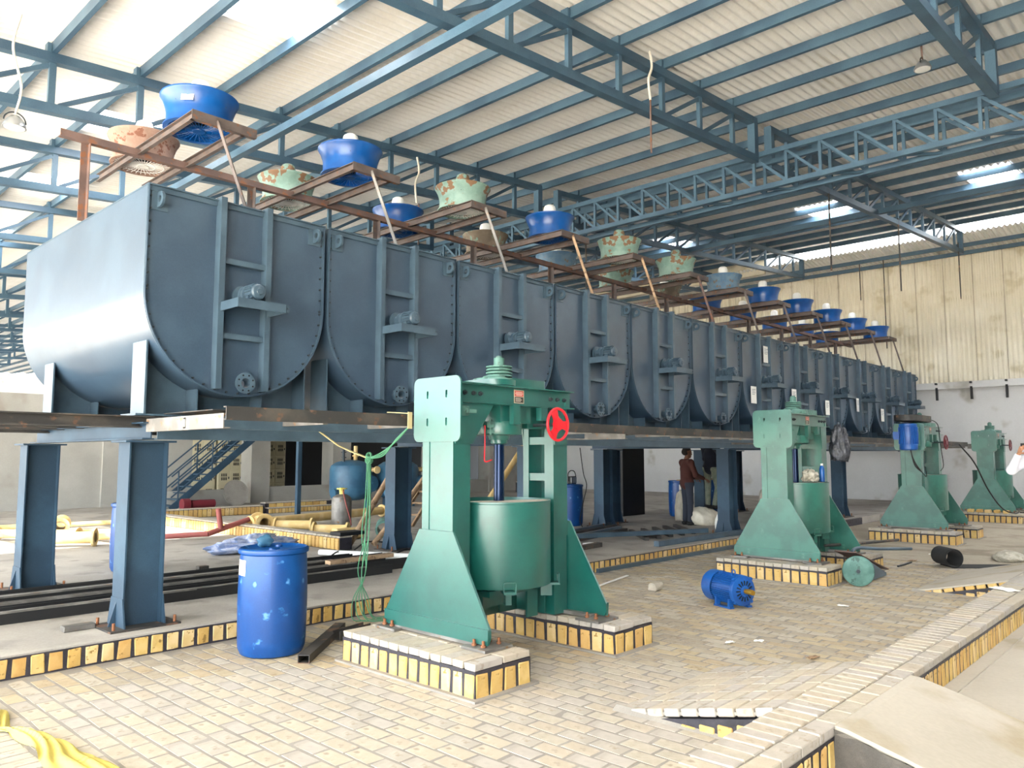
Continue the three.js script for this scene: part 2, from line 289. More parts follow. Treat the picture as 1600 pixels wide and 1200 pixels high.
// walls
structure('wall_fascia', [bx(0.1, 0.7, 59.4, 27.75, 8.95, -42.4)], M.wallSheet);
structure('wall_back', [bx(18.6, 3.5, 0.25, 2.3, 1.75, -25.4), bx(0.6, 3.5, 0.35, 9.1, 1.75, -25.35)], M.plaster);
structure('wall_rear', [bx(38, 9.6, 0.25, 11.5, 4.8, ZN - 0.2)], M.plasterWhite);
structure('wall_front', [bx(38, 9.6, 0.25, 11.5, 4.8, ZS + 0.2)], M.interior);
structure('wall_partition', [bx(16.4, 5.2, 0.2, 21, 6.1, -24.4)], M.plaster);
structure('wall_side', [bx(0.3, 4.05, 36.7, 29.15, 2.025, -6.9)], M.plasterWhite);
{ // corrugated cladding above, sheet by sheet
  const w = structure('wall_cladding'), seams = [-25.5];
  for (let z = -24.6; z < 11.3; z += 0.88) seams.push(z);
  const pitch = 0.146, sheet = (z0, z1) => {
    const n = Math.round((z1 - z0) / pitch * 8), pos = [], idx = [], o = rr(0, 0.02);
    for (const y of [4.1, 6.6, 9.0]) for (let j = 0; j <= n; j++) { const z = z0 + (z1 - z0) * j / n; pos.push(29.1 + o + 0.024 * Math.cos(z / pitch * 2 * PI), y, z); }
    for (let r = 0; r < 2; r++) for (let j = 0; j < n; j++) { const a = r * (n + 1) + j, b = a + n + 1; idx.push(a, b, a + 1, b, b + 1, a + 1); }
    const g = new THREE.BufferGeometry(); g.setAttribute('position', new THREE.Float32BufferAttribute(pos, 3)); g.setIndex(idx); g.computeVertexNormals(); return g;
  };
  for (let i = 0; i + 1 < seams.length; i++) obj('wall_sheet', sheet(seams[i], seams[i + 1] + 0.05), M.wallSheet, w);
  for (const z of seams.slice(1, -1)) obj('sheet_lap', bx(0.006, 4.7, 0.018, 29.066, 6.5, z + 0.03), M.dust, w);
  const t = structure('trim_1', [bx(0.34, 0.17, 36.6, 28.98, 4.03, -6.9), bx(0.12, 0.05, 36.6, 28.86, 4.14, -6.9)], M.plasterWhite);
  for (const z of [-9.3, -8.3, -7.27, -6.24, -5.24, -4.2, -3.2]) obj('bracket', [bx(0.1, 0.42, 0.06, 28.8, 3.78, z), bx(0.16, 0.06, 0.06, 28.76, 4.12, z)], M.black, t);
}
// rooms behind the tanks: piers, low walls and dark openings
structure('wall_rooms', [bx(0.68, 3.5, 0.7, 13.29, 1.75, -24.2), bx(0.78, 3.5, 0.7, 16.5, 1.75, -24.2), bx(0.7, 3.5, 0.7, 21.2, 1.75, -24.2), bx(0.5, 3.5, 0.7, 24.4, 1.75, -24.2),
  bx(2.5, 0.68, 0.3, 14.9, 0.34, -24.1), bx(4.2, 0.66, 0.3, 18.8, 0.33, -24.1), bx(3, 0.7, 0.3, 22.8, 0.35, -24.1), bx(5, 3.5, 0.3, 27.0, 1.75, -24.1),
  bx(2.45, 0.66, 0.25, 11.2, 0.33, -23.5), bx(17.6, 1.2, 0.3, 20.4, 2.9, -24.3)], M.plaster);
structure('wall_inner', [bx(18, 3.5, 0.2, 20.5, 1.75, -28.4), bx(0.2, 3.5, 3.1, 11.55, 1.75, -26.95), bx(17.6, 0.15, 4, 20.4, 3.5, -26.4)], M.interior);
structure('ground', [bx(260, 0.1, 260, 0, -0.4, -20)], M.cement);
structure('floor', [bx(36.5, 0.3, 86, 11, -0.1518, -31)], M.mortar);
structure('floor_dusty', [bx(15.3, 0.02, 18, 21.55, -0.005, 2)], M.dust);
structure('floor_near', [bx(20, 0.02, 12.7, 3, -0.005, 4.6)], M.cement);
structure('floor_slab', [bx(36, 0.165, 65, 11, 0.0825, -39.6)], M.concrete);
{ // filler so that slab meets its brick facing
  const sb = structure('trim_2', [bx(21, 0.164, 0.06, 10, 0.082, -7.055)], M.bitumen);
  let x = 0.4; while (x < 14.4) { const w = rr(0.095, 0.12); mk('brick', geo(cbox(w, 0.15 + rr(-0.006, 0.006), 0.05, x + w / 2, 0.082, -7.046, 0.008, 0.004)), pick(faceTones), sb); x += w + 0.026; }
  obj('edge', bx(14.2, 0.02, 0.1, 7.4, 0.168, -7.09), M.concrete, sb);
}
// ---------- brick floor ----------
const fl = scene.getObjectByName('floor');
{
  const RP = 0.1345, LP = 0.245, vars = Array.from({ length: 6 }, () => geo(cbox(0.113, 0.03, 0.224, 0, -0.0148, 0, 0.0012, 0.004)));
  const cam2 = new THREE.PerspectiveCamera(camera.fov, 4 / 3, 0.1, 100); cam2.position.copy(camera.position); cam2.quaternion.copy(camera.quaternion); cam2.updateMatrixWorld(); cam2.updateProjectionMatrix();
  const list = [], boxes = [[3.95, 4.5, -5.6, -4.05], [5.63, 6.2, -5.6, -4.05], [10.45, 10.95, -5.6, -4.1], [4.55, 5.85, -3.1, -2.0], [10.95, 13, -3.0, -2]];
  for (let r = 0; r < 95; r++) for (let q = 0; q < 21; q++) {
    const x = 1.6 + r * RP, z = -2.2 - q * LP - (r % 2) * LP / 2 + 0.02 * Math.sin(r);
    if (z < -6.9 || boxes.some(([a, b, c, d]) => x > a + 0.06 && x < b - 0.06 && z > c + 0.12 && z < d - 0.12)) continue;
    const p = V(x, 0, z).project(cam2); if (p.z > 1 || Math.abs(p.x) > 1.06 || Math.abs(p.y) > 1.06) continue;
    list.push({ x, z, d: Math.hypot(x, z), v: Math.floor(rnd() * 6), t: Math.floor(rnd() * 5), a: rr(-0.012, 0.012), y: rr(-0.0006, 0.0006) });
  }
  list.sort((a, b) => a.d - b.d);
  const rest = [], tints = [0xffffff, 0xf2ede6, 0xfff6e2, 0xe6e2dc, 0xf8ecd8];
  list.forEach((b, i) => {
    if (i < 300) { const m = mk('brick', vars[b.v], brickTones[b.t], fl); m.position.set(b.x, b.y, b.z); m.rotation.y = b.a; }
    else { const g = vars[b.v].clone().applyMatrix4(M4(b.x, b.y, b.z, 0, b.a, 0)); const n = g.attributes.position.count, c = new THREE.Color(tints[b.t]), col = new Float32Array(n * 3); for (let k = 0; k < n; k++) c.toArray(col, k * 3);
      const u = g.attributes.uv; for (let k = 0; k < n; k++) u.setXY(k, u.getX(k) + b.x * 1.7, u.getY(k) + b.z);
      g.setAttribute('color', new THREE.BufferAttribute(col, 3)); rest.push(g); }
  });
  const mt = brickTones[0].clone(); mt.vertexColors = true;
  mk('brick_field', mergeGeometries(rest), mt, fl).userData.kind = 'stuff';
  // border course along the near edge of the floor
  for (let k = 0; k < 24; k++) { const m = mk('brick', vars[k % 6], brickTones[k % 5], fl); m.position.set(1.4, 0.004, -4.2 - k * 0.1); m.rotation.y = PI / 2; m.scale.x = 0.72; }
}
// ---------- plinths ----------
function plinth(name, label, w, d, x, z) {            // x, z: the corner nearest the floor's front, w along x, d along -z
  const t = thing(name, label, 'plinth', x + w / 2, 0, z - d / 2, 0, 'brick plinths under the mixing machines');
  obj('core', bx(w - 0.004, 0.2, d - 0.004, 0, 0.1, 0), M.bitumen, t);
  obj('skirt', [bx(w + 0.09, 0.016, d + 0.09, 0, 0.008, 0)], M.mortar, t);
  const H = 0.17, put = (g, m) => mk('brick', g, m, t);
  const nz = Math.round(d / 0.128), nx = Math.max(3, Math.round(w / 0.14)), bz = d / nz, b2 = w / nx;
  const sold = [0, 1, 2].map(() => [geo(cbox(0.05, H, bz - 0.022, 0, 0, 0, 0.008, 0.005)), geo(cbox(b2 - 0.022, H, 0.05, 0, 0, 0, 0.008, 0.005))]);
  for (let k = 0; k < nz; k++) for (const s of [-1, 1]) put(sold[k % 3][0], pick(faceTones)).position.set(s * (w / 2 - 0.022), H / 2 + 0.008, -d / 2 + (k + 0.5) * bz);
  for (let k = 0; k < nx; k++) for (const s of [-1, 1]) put(sold[k % 3][1], pick(faceTones)).position.set(-w / 2 + (k + 0.5) * b2, H / 2 + 0.008, s * (d / 2 - 0.022));
  const n2 = Math.max(2, Math.round(w / 0.25)), b3 = w / n2, tops = [0, 1, 2].map(() => geo(cbox(b3 - 0.006, 0.05, bz - 0.01, 0, 0, 0, 0.005, 0.004)));
  for (let k = 0; k < nz; k++) for (let j = 0; j < n2; j++) put(tops[(k + j) % 3], pick(brickTones)).position.set(-w / 2 + (j + 0.5) * b3, 0.226 + rr(-0.003, 0.003), -d / 2 + (k + 0.5) * bz);
  return t;
}
const PL = [[3.93, 5.61], [10.36, 12.04], [16.72, 18.4], [23.1, 24.8]];
const plab = [['nearest brick plinth with dark joints under the largest pale green mixer leg', 'brick plinth under the second leg of the nearest mixer'], ['brick plinth beside the blue electric motor on the floor', 'brick plinth behind the green disc roller, under the second mixer'], ['brick plinth under the mixer that has a blue motor', 'brick plinth under the rear leg of the blue-motor mixer'], ['brick plinth strewn with loose pieces under the last mixer', 'brick plinth under the rear leg of the last mixer']];
PL.forEach(([a, b], i) => { plinth('brick_plinth', plab[i][0], i ? 0.52 : 0.59, 1.6, a, -4.02); plinth('brick_plinth', plab[i][1], i ? 0.52 : 0.59, 1.7, b, -4.02); });
// ---------- kerb with its two ramps ----------
{
  const k = structure('trim_3', [bx(14.6, 0.195, 0.37, 10.3, 0.0975, -1.887)], M.bitumen);
  obj('skirt', bx(14.6, 0.02, 0.14, 10.3, 0.004, -1.66), M.cement, k);
  const hd = [0, 1, 2].map(() => geo(cbox(0.1, 0.055, 0.232, 0, 0, 0, 0.006, 0.003))), st = [0, 1, 2].map(() => geo(cbox(0.222, 0.055, 0.118, 0, 0, 0, 0.006, 0.003))), so = [0, 1, 2].map(() => geo(cbox(0.084, 0.168, 0.05, 0, 0, 0, 0.008, 0.005)));
  obj('joint_fill', bx(14.6, 0.05, 0.36, 10.3, 0.216, -1.885), M.mortar, k);
  for (let i = 0; i < 92; i++) mk('brick', hd[i % 3], pick(brickTones), k).position.set(3.1 + i * 0.112, 0.225 + rr(-0.002, 0.002), -1.95);
  for (let i = 0; i < 44; i++) mk('brick', st[i % 3], pick(brickTones), k).position.set(3.15 + i * 0.234, 0.225 + rr(-0.002, 0.002), -1.762);
  for (let i = 0; i < 98; i++) { const x = 3.1 + i * 0.104; if (x > 4.5 && x < 5.6) continue; mk('brick', so[i % 3], pick(faceTones), k).position.set(x, 0.096, -1.724); }
  const rampH = (z, L) => 0.248 * (z + 2.07 + L) / L;
  const ramp = (name, x0, x1, L, mat, bricks) => {
    const r = structure(name, ext([[0, -0.1], [L, -0.1], [L, 0.185], [0, -0.06]], x1 - x0).rotateY(-PI / 2).translate(x1, 0, -2.07 - L), M.bitumen);
    const nz = Math.round(L / 0.127), bz = L / nz, an = -Math.atan(0.248 / L);
    if (bricks) {
      obj('joint_fill', bx(x1 - x0 - 0.02, 0.02, L, (x0 + x1) / 2, 0, 0).applyMatrix4(M4(0, 0.124 - 0.032, -2.07 - L / 2, an)), M.mortar, r);
      const g = [0, 1, 2].map(() => geo(cbox(0.232, 0.05, bz - 0.012, 0, 0, 0, 0.006, 0.003)));
      for (let i = 0; i < nz; i++) for (let j = 0; j * 0.242 < x1 - x0 - 0.1; j++) { const z = -2.07 - L + (i + 0.5) * bz, m = mk('brick', g[(i + j) % 3], pick(brickTones), r); m.position.set(x0 + 0.12 + j * 0.242, rampH(z, L) - 0.025, z); m.rotation.x = an; }
    } else {
      obj('cement_topping', bx(x1 - x0, 0.02, L, (x0 + x1) / 2, 0, 0).applyMatrix4(M4(0, 0.124 - 0.008, -2.07 - L / 2, an)), mat, r);
      const g = [0, 1].map(() => geo(cbox(0.04, 0.045, bz - 0.02, 0, 0, 0, 0.006, 0.003)));
      for (let i = 1; i < nz; i++) { const z = -2.07 - L + (i + 0.5) * bz, m = mk('brick', g[i % 2], pick(faceTones), r); m.position.set(x0 + 0.012, rampH(z, L) - 0.042, z); m.rotation.x = an; }
    }
    for (let i = 2; i < nz; i++) { const z = -2.07 - L + (i + 0.5) * bz, h = rampH(z - bz / 2, L) - 0.085; if (h > 0.02) mk('brick', geo(cbox(0.04, h, bz - 0.026, x0 + 0.008, h / 2 - 0.005, z, 0.006, 0.003)), pick(faceTones), r); }
    obj('fillet', ext([[0, 0], [0.05, 0], [0, 0.03]], L).rotateY(PI).translate(x0 + 0.02, 0, -2.07), M.mortar, r);
  };
  ramp('ramp_brick', 4.47, 5.95, 1.14, null, true);
  ramp('ramp_cement', 10.88, 13.2, 1.08, M.cement, false);
  const near = ext([[0, 0], [0.95, 0], [0.6, 0.1], [0.3, 0.185], [0.06, 0.246], [0, 0.25]], 1.35).rotateY(-PI / 2).translate(5.76, 0, -1.7);
  const nr = structure('ramp_near', near, M.cement);
  const rough = new THREE.PlaneGeometry(0.96, 0.25, 16, 6).rotateY(-PI / 2).translate(4.402, 0.125, -1.22), pp = rough.attributes.position;
  for (let i = 0; i < pp.count; i++) { const z = pp.getZ(i), top = Math.max(0.004, 0.24 * (1 - (z + 1.7) / 0.95)); pp.setXYZ(i, pp.getX(i) - 0.012 + rr(-0.012, 0.012), Math.min(pp.getY(i), top) + rr(0, 0.002), z); }
  rough.computeVertexNormals(); obj('mortar_side', rough, M.mortarDark, nr).material.side = THREE.DoubleSide;
}
// ---------- the row of twelve U-shaped tanks on their steel platform ----------
const TX = 2.85, TP = 2.0127, TYB = 2.1, TZF = -7.4, TD = 3.78;      // first tank's outer side, pitch, underside of saddles, front, depth
const tankX = (i) => TX + TP * i + TP / 2;
{
  const R = 0.975, CY = 1.195, TOP = 2.2, N = 40;
  const uOut = (r, top, inset = 0) => { const p = [[-r, top]]; for (let i = 0; i <= N; i++) { const a = PI + PI * i / N; p.push([r * Math.cos(a), CY + r * Math.sin(a)]); } p.push([r, top]); return p; };
  const f = 1.89;                                                     // local z of the front plate (origin at the tank's middle)
  const t = thing('mixing_tank', '', 'tank', 0, 0, 0, 0, 'U-shaped tanks in a row on the platform');
  const outer = uOut(R, TOP), inner = uOut(R - 0.012, TOP).reverse();
  obj('shell', ext([...outer, ...inner], TD).translate(0, 0, f - TD), M.tank, t, 0.5);
  obj('end_plate', ext(uOut(R - 0.014, TOP - 0.01), 0.014, [circ(0.03, 0.355, 0.05)]).translate(0, 0, f - 0.05), M.tank, t, 0.5);
  obj('rear_plate', ext(uOut(R - 0.014, TOP - 0.01), 0.014).translate(0, 0, f - TD + 0.03), M.tank, t, 0.5);
  const rimO = uOut(R + 0.004, TOP - 0.005), rimI = uOut(R - 0.016, TOP - 0.005).reverse();
  obj('flange_rim', ext([...rimO, ...rimI], 0.02).translate(0, 0, f - 0.036), M.tankTrim, t, 0.5);
  const bolts = [], path = [];
  for (let y = TOP - 0.1; y > CY; y -= 0.125) { path.push([-R + 0.032, y], [R - 0.032, y]); }
  for (let i = 0; i <= 24; i++) { const a = PI + PI * i / 24; path.push([(R - 0.032) * Math.cos(a), CY + (R - 0.032) * Math.sin(a)]); }
  for (const [x, y] of path) bolts.push(cyl(0.013, 0.011, 0.022, 6).rotateX(PI / 2).translate(x, y, f - 0.028));
  obj('rim_bolts', bolts, M.bolt, t);
  obj('top_lip', [bx(2 * R, 0.012, 0.07, 0, TOP, f - 0.02), bx(2 * R, 0.05, 0.012, 0, TOP - 0.03, f - 0.02), bx(0.07, 0.012, TD, -R + 0.03, TOP + 0.002, f - TD / 2), bx(0.07, 0.012, TD, R - 0.03, TOP + 0.002, f - TD / 2), bx(2 * R, 0.012, 0.07, 0, TOP, f - TD + 0.03)], M.tankTrim, t);
  for (const x of [-0.255, 0.255]) obj('stiffener_channel', beam(V(x, 0.28, f + 0.015), V(x, TOP + 0.03, f + 0.015), rect(0.11, 0.062), V(1, 0, 0)), M.tankTrim, t);
  for (const y of [1.585, 0.82]) obj('cross_rail', beam(V(-0.23, y, f + 0.01), V(0.23, y, f + 0.01), rect(0.08, 0.055)), M.tankTrim, t);
  const lugShape = [[0, -0.075], [0.05, -0.075]]; for (let i = 0; i <= 12; i++) { const a = -PI / 2 + PI * i / 12; lugShape.push([0.06 + 0.075 * Math.cos(a), 0.075 * Math.sin(a)]); } lugShape.push([0, 0.075]);
  for (const x of [-0.86, 0.86]) obj('lifting_lug', [ext(lugShape, 0.025, [circ(0.065, 0, 0.034)]).rotateY(-PI / 2).translate(x, TOP - 0.135, f - 0.03), bx(0.16, 0.2, 0.012, x, TOP - 0.135, f - 0.03)], M.tankTrim, t);
  // outlet flange with an open bore
  const fl2 = obj('outlet_flange', lathe([[0.05, 0.0], [0.05, 0.12], [0.105, 0.12], [0.105, 0.095], [0.062, 0.095], [0.062, 0]], 28).rotateX(PI / 2).translate(0.03, 0.355, f - 0.04), M.tankTrim, t, 0.5);
  const hb = []; for (let i = 0; i < 8; i++) { const a = i / 8 * 2 * PI + 0.39; hb.push(cyl(0.009, 0.009, 0.006, 8).rotateX(PI / 2).translate(0.03 + 0.082 * Math.cos(a), 0.355 + 0.082 * Math.sin(a), f + 0.081)); }
  obj('bolt_hole', hb, M.darkHole, fl2);
  // motor shelf and gear motor
  const zs = f + 0.42;
  obj('motor_shelf', [bx(0.52, 0.012, 0.44, 0, 1.145, f + 0.2), bx(0.52, 0.09, 0.012, 0, 1.105, zs), bx(0.012, 0.09, 0.44, -0.255, 1.105, f + 0.2), bx(0.012, 0.09, 0.44, 0.255, 1.105, f + 0.2), bx(0.03, 0.03, 0.05, 0.285, 1.13, zs - 0.03), bx(0.03, 0.03, 0.05, 0.285, 1.085, zs - 0.03)], M.tankTrim, t);
  const gm = obj('gear_motor', lathe([[0, 0], [0.105, 0], [0.105, 0.03], [0.06, 0.035], [0.055, 0.1], [0.09, 0.105], [0.09, 0.13], [0.075, 0.135], [0.078, 0.18], [0.095, 0.185], [0.095, 0.2], [0.075, 0.205], [0.075, 0.34], [0.07, 0.345], [0, 0.345]], 24).rotateX(PI / 2).translate(-0.02, 1.245, f + 0.02), M.tankTrim, t, 0.5);
  const fins = []; for (let i = 0; i < 16; i++) fins.push(bx(0.006, 0.022, 0.12, 0, 0.082, 0).applyMatrix4(M4(-0.02, 1.245, f + 0.29, 0, 0, i / 16 * 2 * PI)));
  obj('cooling_fins', fins, M.tankTrim, gm);
  obj('fan_cover', lathe([[0, 0.05], [0.03, 0.05], [0.034, 0.042], [0.066, 0.036], [0.078, 0.02], [0.078, 0]], 24).rotateX(PI / 2).translate(-0.02, 1.245, f + 0.355), M.tankTrim, gm, 0.5);
  obj('motor_foot', [bx(0.05, 0.06, 0.05, -0.07, 1.18, f + 0.28), bx(0.05, 0.06, 0.05, 0.03, 1.18, f + 0.28), bx(0.05, 0.07, 0.06, -0.02, 1.18, f + 0.1), bx(0.07, 0.05, 0.06, 0.05, 1.31, f + 0.28)], M.tankTrim, gm);
  // two saddles
  for (const z of [f - 0.33, f - TD + 0.75]) {
    const web = [[-0.86, 0.0], [0.86, 0.0]]; const yr = (x) => CY - Math.sqrt(R * R - x * x);
    for (let i = 0; i <= 24; i++) { const x = 0.86 - 1.72 * i / 24; web.push([x, yr(x) - 0.002]); }
    const s = obj('saddle', [ext(web, 0.014).translate(0, 0, z - 0.1), bx(1.9, 0.02, 0.36, 0, 0.01, z)], M.tankTrim, t);
    for (const x of [-0.86, 0.86]) obj('saddle_flange', bx(0.018, yr(0.86) - 0.01, 0.32, x, (yr(0.86) - 0.01) / 2, z), M.tankTrim, s);
    for (const x of [-0.35, 0.35]) obj('saddle_rib', bx(0.014, yr(x), 0.3, x, yr(x) / 2, z), M.tankTrim, s);
  }
  const nm = ['nearest of the U-shaped blue-grey tanks, its broad pale side fully in view', 'second U-shaped blue-grey tank from the near end of the platform'];
  for (let i = 0; i < 12; i++) {
    const lab = nm[i] ?? (i === 11 ? 'last and smallest looking U-shaped tank, next to the white wall' : `${ORD[i]} U-shaped blue-grey tank from the near end of the platform`);
    if (!i) { t.position.set(tankX(0), TYB, -9.29); t.userData.label = lab; } else dup(t, 'mixing_tank', lab, tankX(i), TYB, -9.29);
  }
  // taped paper notices
  const cv = document.createElement('canvas'); cv.width = 64; cv.height = 96; const cx = cv.getContext('2d'); cx.fillStyle = '#efeee8'; cx.fillRect(0, 0, 64, 96); cx.fillStyle = '#8b8b90'; for (let i = 0; i < 4; i++) cx.fillRect(12, 16 + i * 9, 40 - (i % 2) * 8, 3);
  const pt = new THREE.CanvasTexture(cv); pt.colorSpace = THREE.SRGBColorSpace; const pm = new THREE.MeshStandardMaterial({ map: pt, roughness: 0.9 });
  const notes = [[15.42, 3.0], [16.07, 3.92], [17.48, 3.07], [19.46, 2.91], [21.63, 3.08], [23.57, 2.88]];
  const labs = ['white paper notice taped low on the tank above the second mixer plate', 'white paper notice taped high on a tank, above the pulley of the second mixer', 'white paper notice half hidden by the second mixer pulley', 'white paper notice to the far side of the second mixer beam', 'small white paper notice on the tank above the blue-motor mixer', 'smallest white paper notice on the last but one tank'];
  notes.forEach(([x, y], i) => {
    const m = mk(numbered('paper_notice'), new THREE.BoxGeometry(0.26, 0.36, 0.003), pm, scene); m.position.set(x, y, -7.391); tag(m, labs[i], 'paper', 'paper notices on the tanks');
  });
}
// ---------- fans and their rusty frame over the tanks ----------
{
  const y0 = 5.2, xEnd = TX + 12 * TP, zr = -9.17;
  const fr = thing('fan_gantry', 'rusty welded channel gantry that carries the fans over the tanks', 'gantry', TX, 4.31, zr);
  const L = (x, y, z) => V(x - TX, y - 4.31, z - zr), yAt = (x) => y0 + 0.006 * (x - TX);
  obj('long_rail', beam(L(2.6, y0 + 0.03, zr), L(xEnd - 0.6, yAt(xEnd), zr), angl(0.08, 0.08, 0.01)), M.rust, fr);
  for (let i = 0; i < 12; i += 1) { const x = TX + i * TP + (i ? 0 : 0.02); obj('post', beam(L(x, 4.31, zr), L(x, yAt(x) - 0.01, zr), angl(0.08, 0.08, 0.01), V(0, 0, 1)), i ? M.rustDull : M.rust, fr); }
  const fan = {};
  function makeFan(kind, m, label, x, y, z, clean) {
    if (fan[kind]) return dup(fan[kind], 'fan', label, x, y, z, rr(0, 6));
    const t = thing('fan', label, 'fan', x, y, z, 0, 'roof fans over the tanks'); fan[kind] = t;
    obj('housing', lathe([[0.345, 0], [0.346, 0.15], [0.355, 0.2], [0.378, 0.27], [0.405, 0.32], [0.415, 0.335], [0.415, 0.35], [0.398, 0.33], [0.37, 0.276], [0.347, 0.206], [0.337, 0.15], [0.335, 0]], 40), m, t, 0.6);
    obj('base_ring', lathe([[0.325, -0.004], [0.375, -0.004], [0.375, 0.012], [0.325, 0.012], [0.325, -0.004]], 40), m, t, 0.5);
    const sp = []; for (let i = 0; i < 36; i++) { const a = i / 36 * 2 * PI; sp.push(rod(V(0.06 * Math.cos(a), 0.0, 0.06 * Math.sin(a)), V(0.335 * Math.cos(a + 0.12), 0.005, 0.335 * Math.sin(a + 0.12)), 0.0045, 5)); }
    for (const r of [0.14, 0.24]) sp.push(new THREE.TorusGeometry(r, 0.004, 5, 30).rotateX(PI / 2));
    obj('grille', [...sp, lathe([[0, -0.012], [0.065, -0.012], [0.07, 0], [0.06, 0.012], [0, 0.012]], 20)], kind === 'blue' ? M.fanBlue : kind === 'slate' ? M.fanSlate : M.white, t, 0.4);
    const bl = []; for (let i = 0; i < 6; i++) bl.push(bx(0.24, 0.006, 0.13, 0.19, 0, 0).applyMatrix4(M4(0, 0.1, 0, 0, 0, 0).multiply(new THREE.Matrix4().makeRotationY(i * PI / 3)).multiply(new THREE.Matrix4().makeRotationX(0.6))));
    obj('blades', [...bl, cyl(0.07, 0.07, 0.1, 20).translate(0, 0.1, 0)], M.black, t);
    obj('motor_dome', lathe([[0.085, 0.15], [0.105, 0.42], [0.105, 0.5], [0.09, 0.55], [0.055, 0.575], [0, 0.58]], 24), clean ? M.white : kind === 'mint' ? M.fanMint : M.white, t, 0.6);
    const st = []; for (let i = 0; i < 4; i++) st.push(bx(0.28, 0.02, 0.01, 0.22, 0.22, 0).rotateY(i * PI / 2 + 0.4)); obj('motor_strut', st, M.bolt, t);
    return t;
  }
  const front = ['blue', 'blue', 'mint', 'blue', 'mint', 'mint', 'slate', 'blue', 'blue', 'blue', 'blue', 'blue'], back = ['rust', 'mint', 'blue', 'brown', 'slate', 'mint', 'brown', 'blue', 'blue', 'blue', 'blue', 'blue'];
  const mats = { blue: M.fanBlue, rust: M.fanRust, mint: M.fanMint, brown: M.fanBrown, slate: M.fanSlate };
  const words = { blue: 'bright blue', rust: 'rust-pink', mint: 'pale green rust-flecked', brown: 'brown weathered', slate: 'dull slate-blue' };
  for (let i = 0; i < 12; i++) {
    const x0 = TX + i * TP, y = yAt(x0);
    for (const dx of [0.58, 1.14]) obj('cross_channel', beam(L(x0 + dx, y + 0.06, -7.74), L(x0 + dx, y + 0.06, -10.45), chan(0.045, 0.1, 0.008)), M.rustDull, fr);
    obj('end_channel', beam(L(x0 + 0.55, y + 0.06, -7.74), L(x0 + 1.28, y + 0.06, -7.74), angl(0.06, 0.1, 0.008)), M.rustDull, fr);
    obj('strut', beam(L(x0 + 0.82, y + 0.06, -7.7), L(x0 + 1.06, 4.31, -7.48), rect(0.045, 0.012), V(1, 0, 0)), [M.rustDull, M.steelRaw, M.steelRaw, M.wood, M.wood, M.rust][i] ?? M.rustDull, fr);
    const where = i === 0 ? 'over the nearest tank' : i === 11 ? 'over the last tank by the wall' : `over the ${ORD[i]} tank from the near end`;
    makeFan(front[i], mats[front[i]], `${words[front[i]]} fan in the front row ${where}`, x0 + 0.86, y + 0.115, -8.22);
    makeFan(back[i], mats[back[i]], `${words[back[i]]} fan in the inner row ${where}`, x0 + 0.86, y + 0.115, -9.75);
  }
  const stk = bx(0.003, 0.1, 0.13); mk('sticker', geo(stk.rotateZ(-0.28).translate(-0.374, 0.23, 0).rotateY(0.8)), M.paper, scene.getObjectByName('fan')).userData.label = 'white sticker on the blue housing';
}
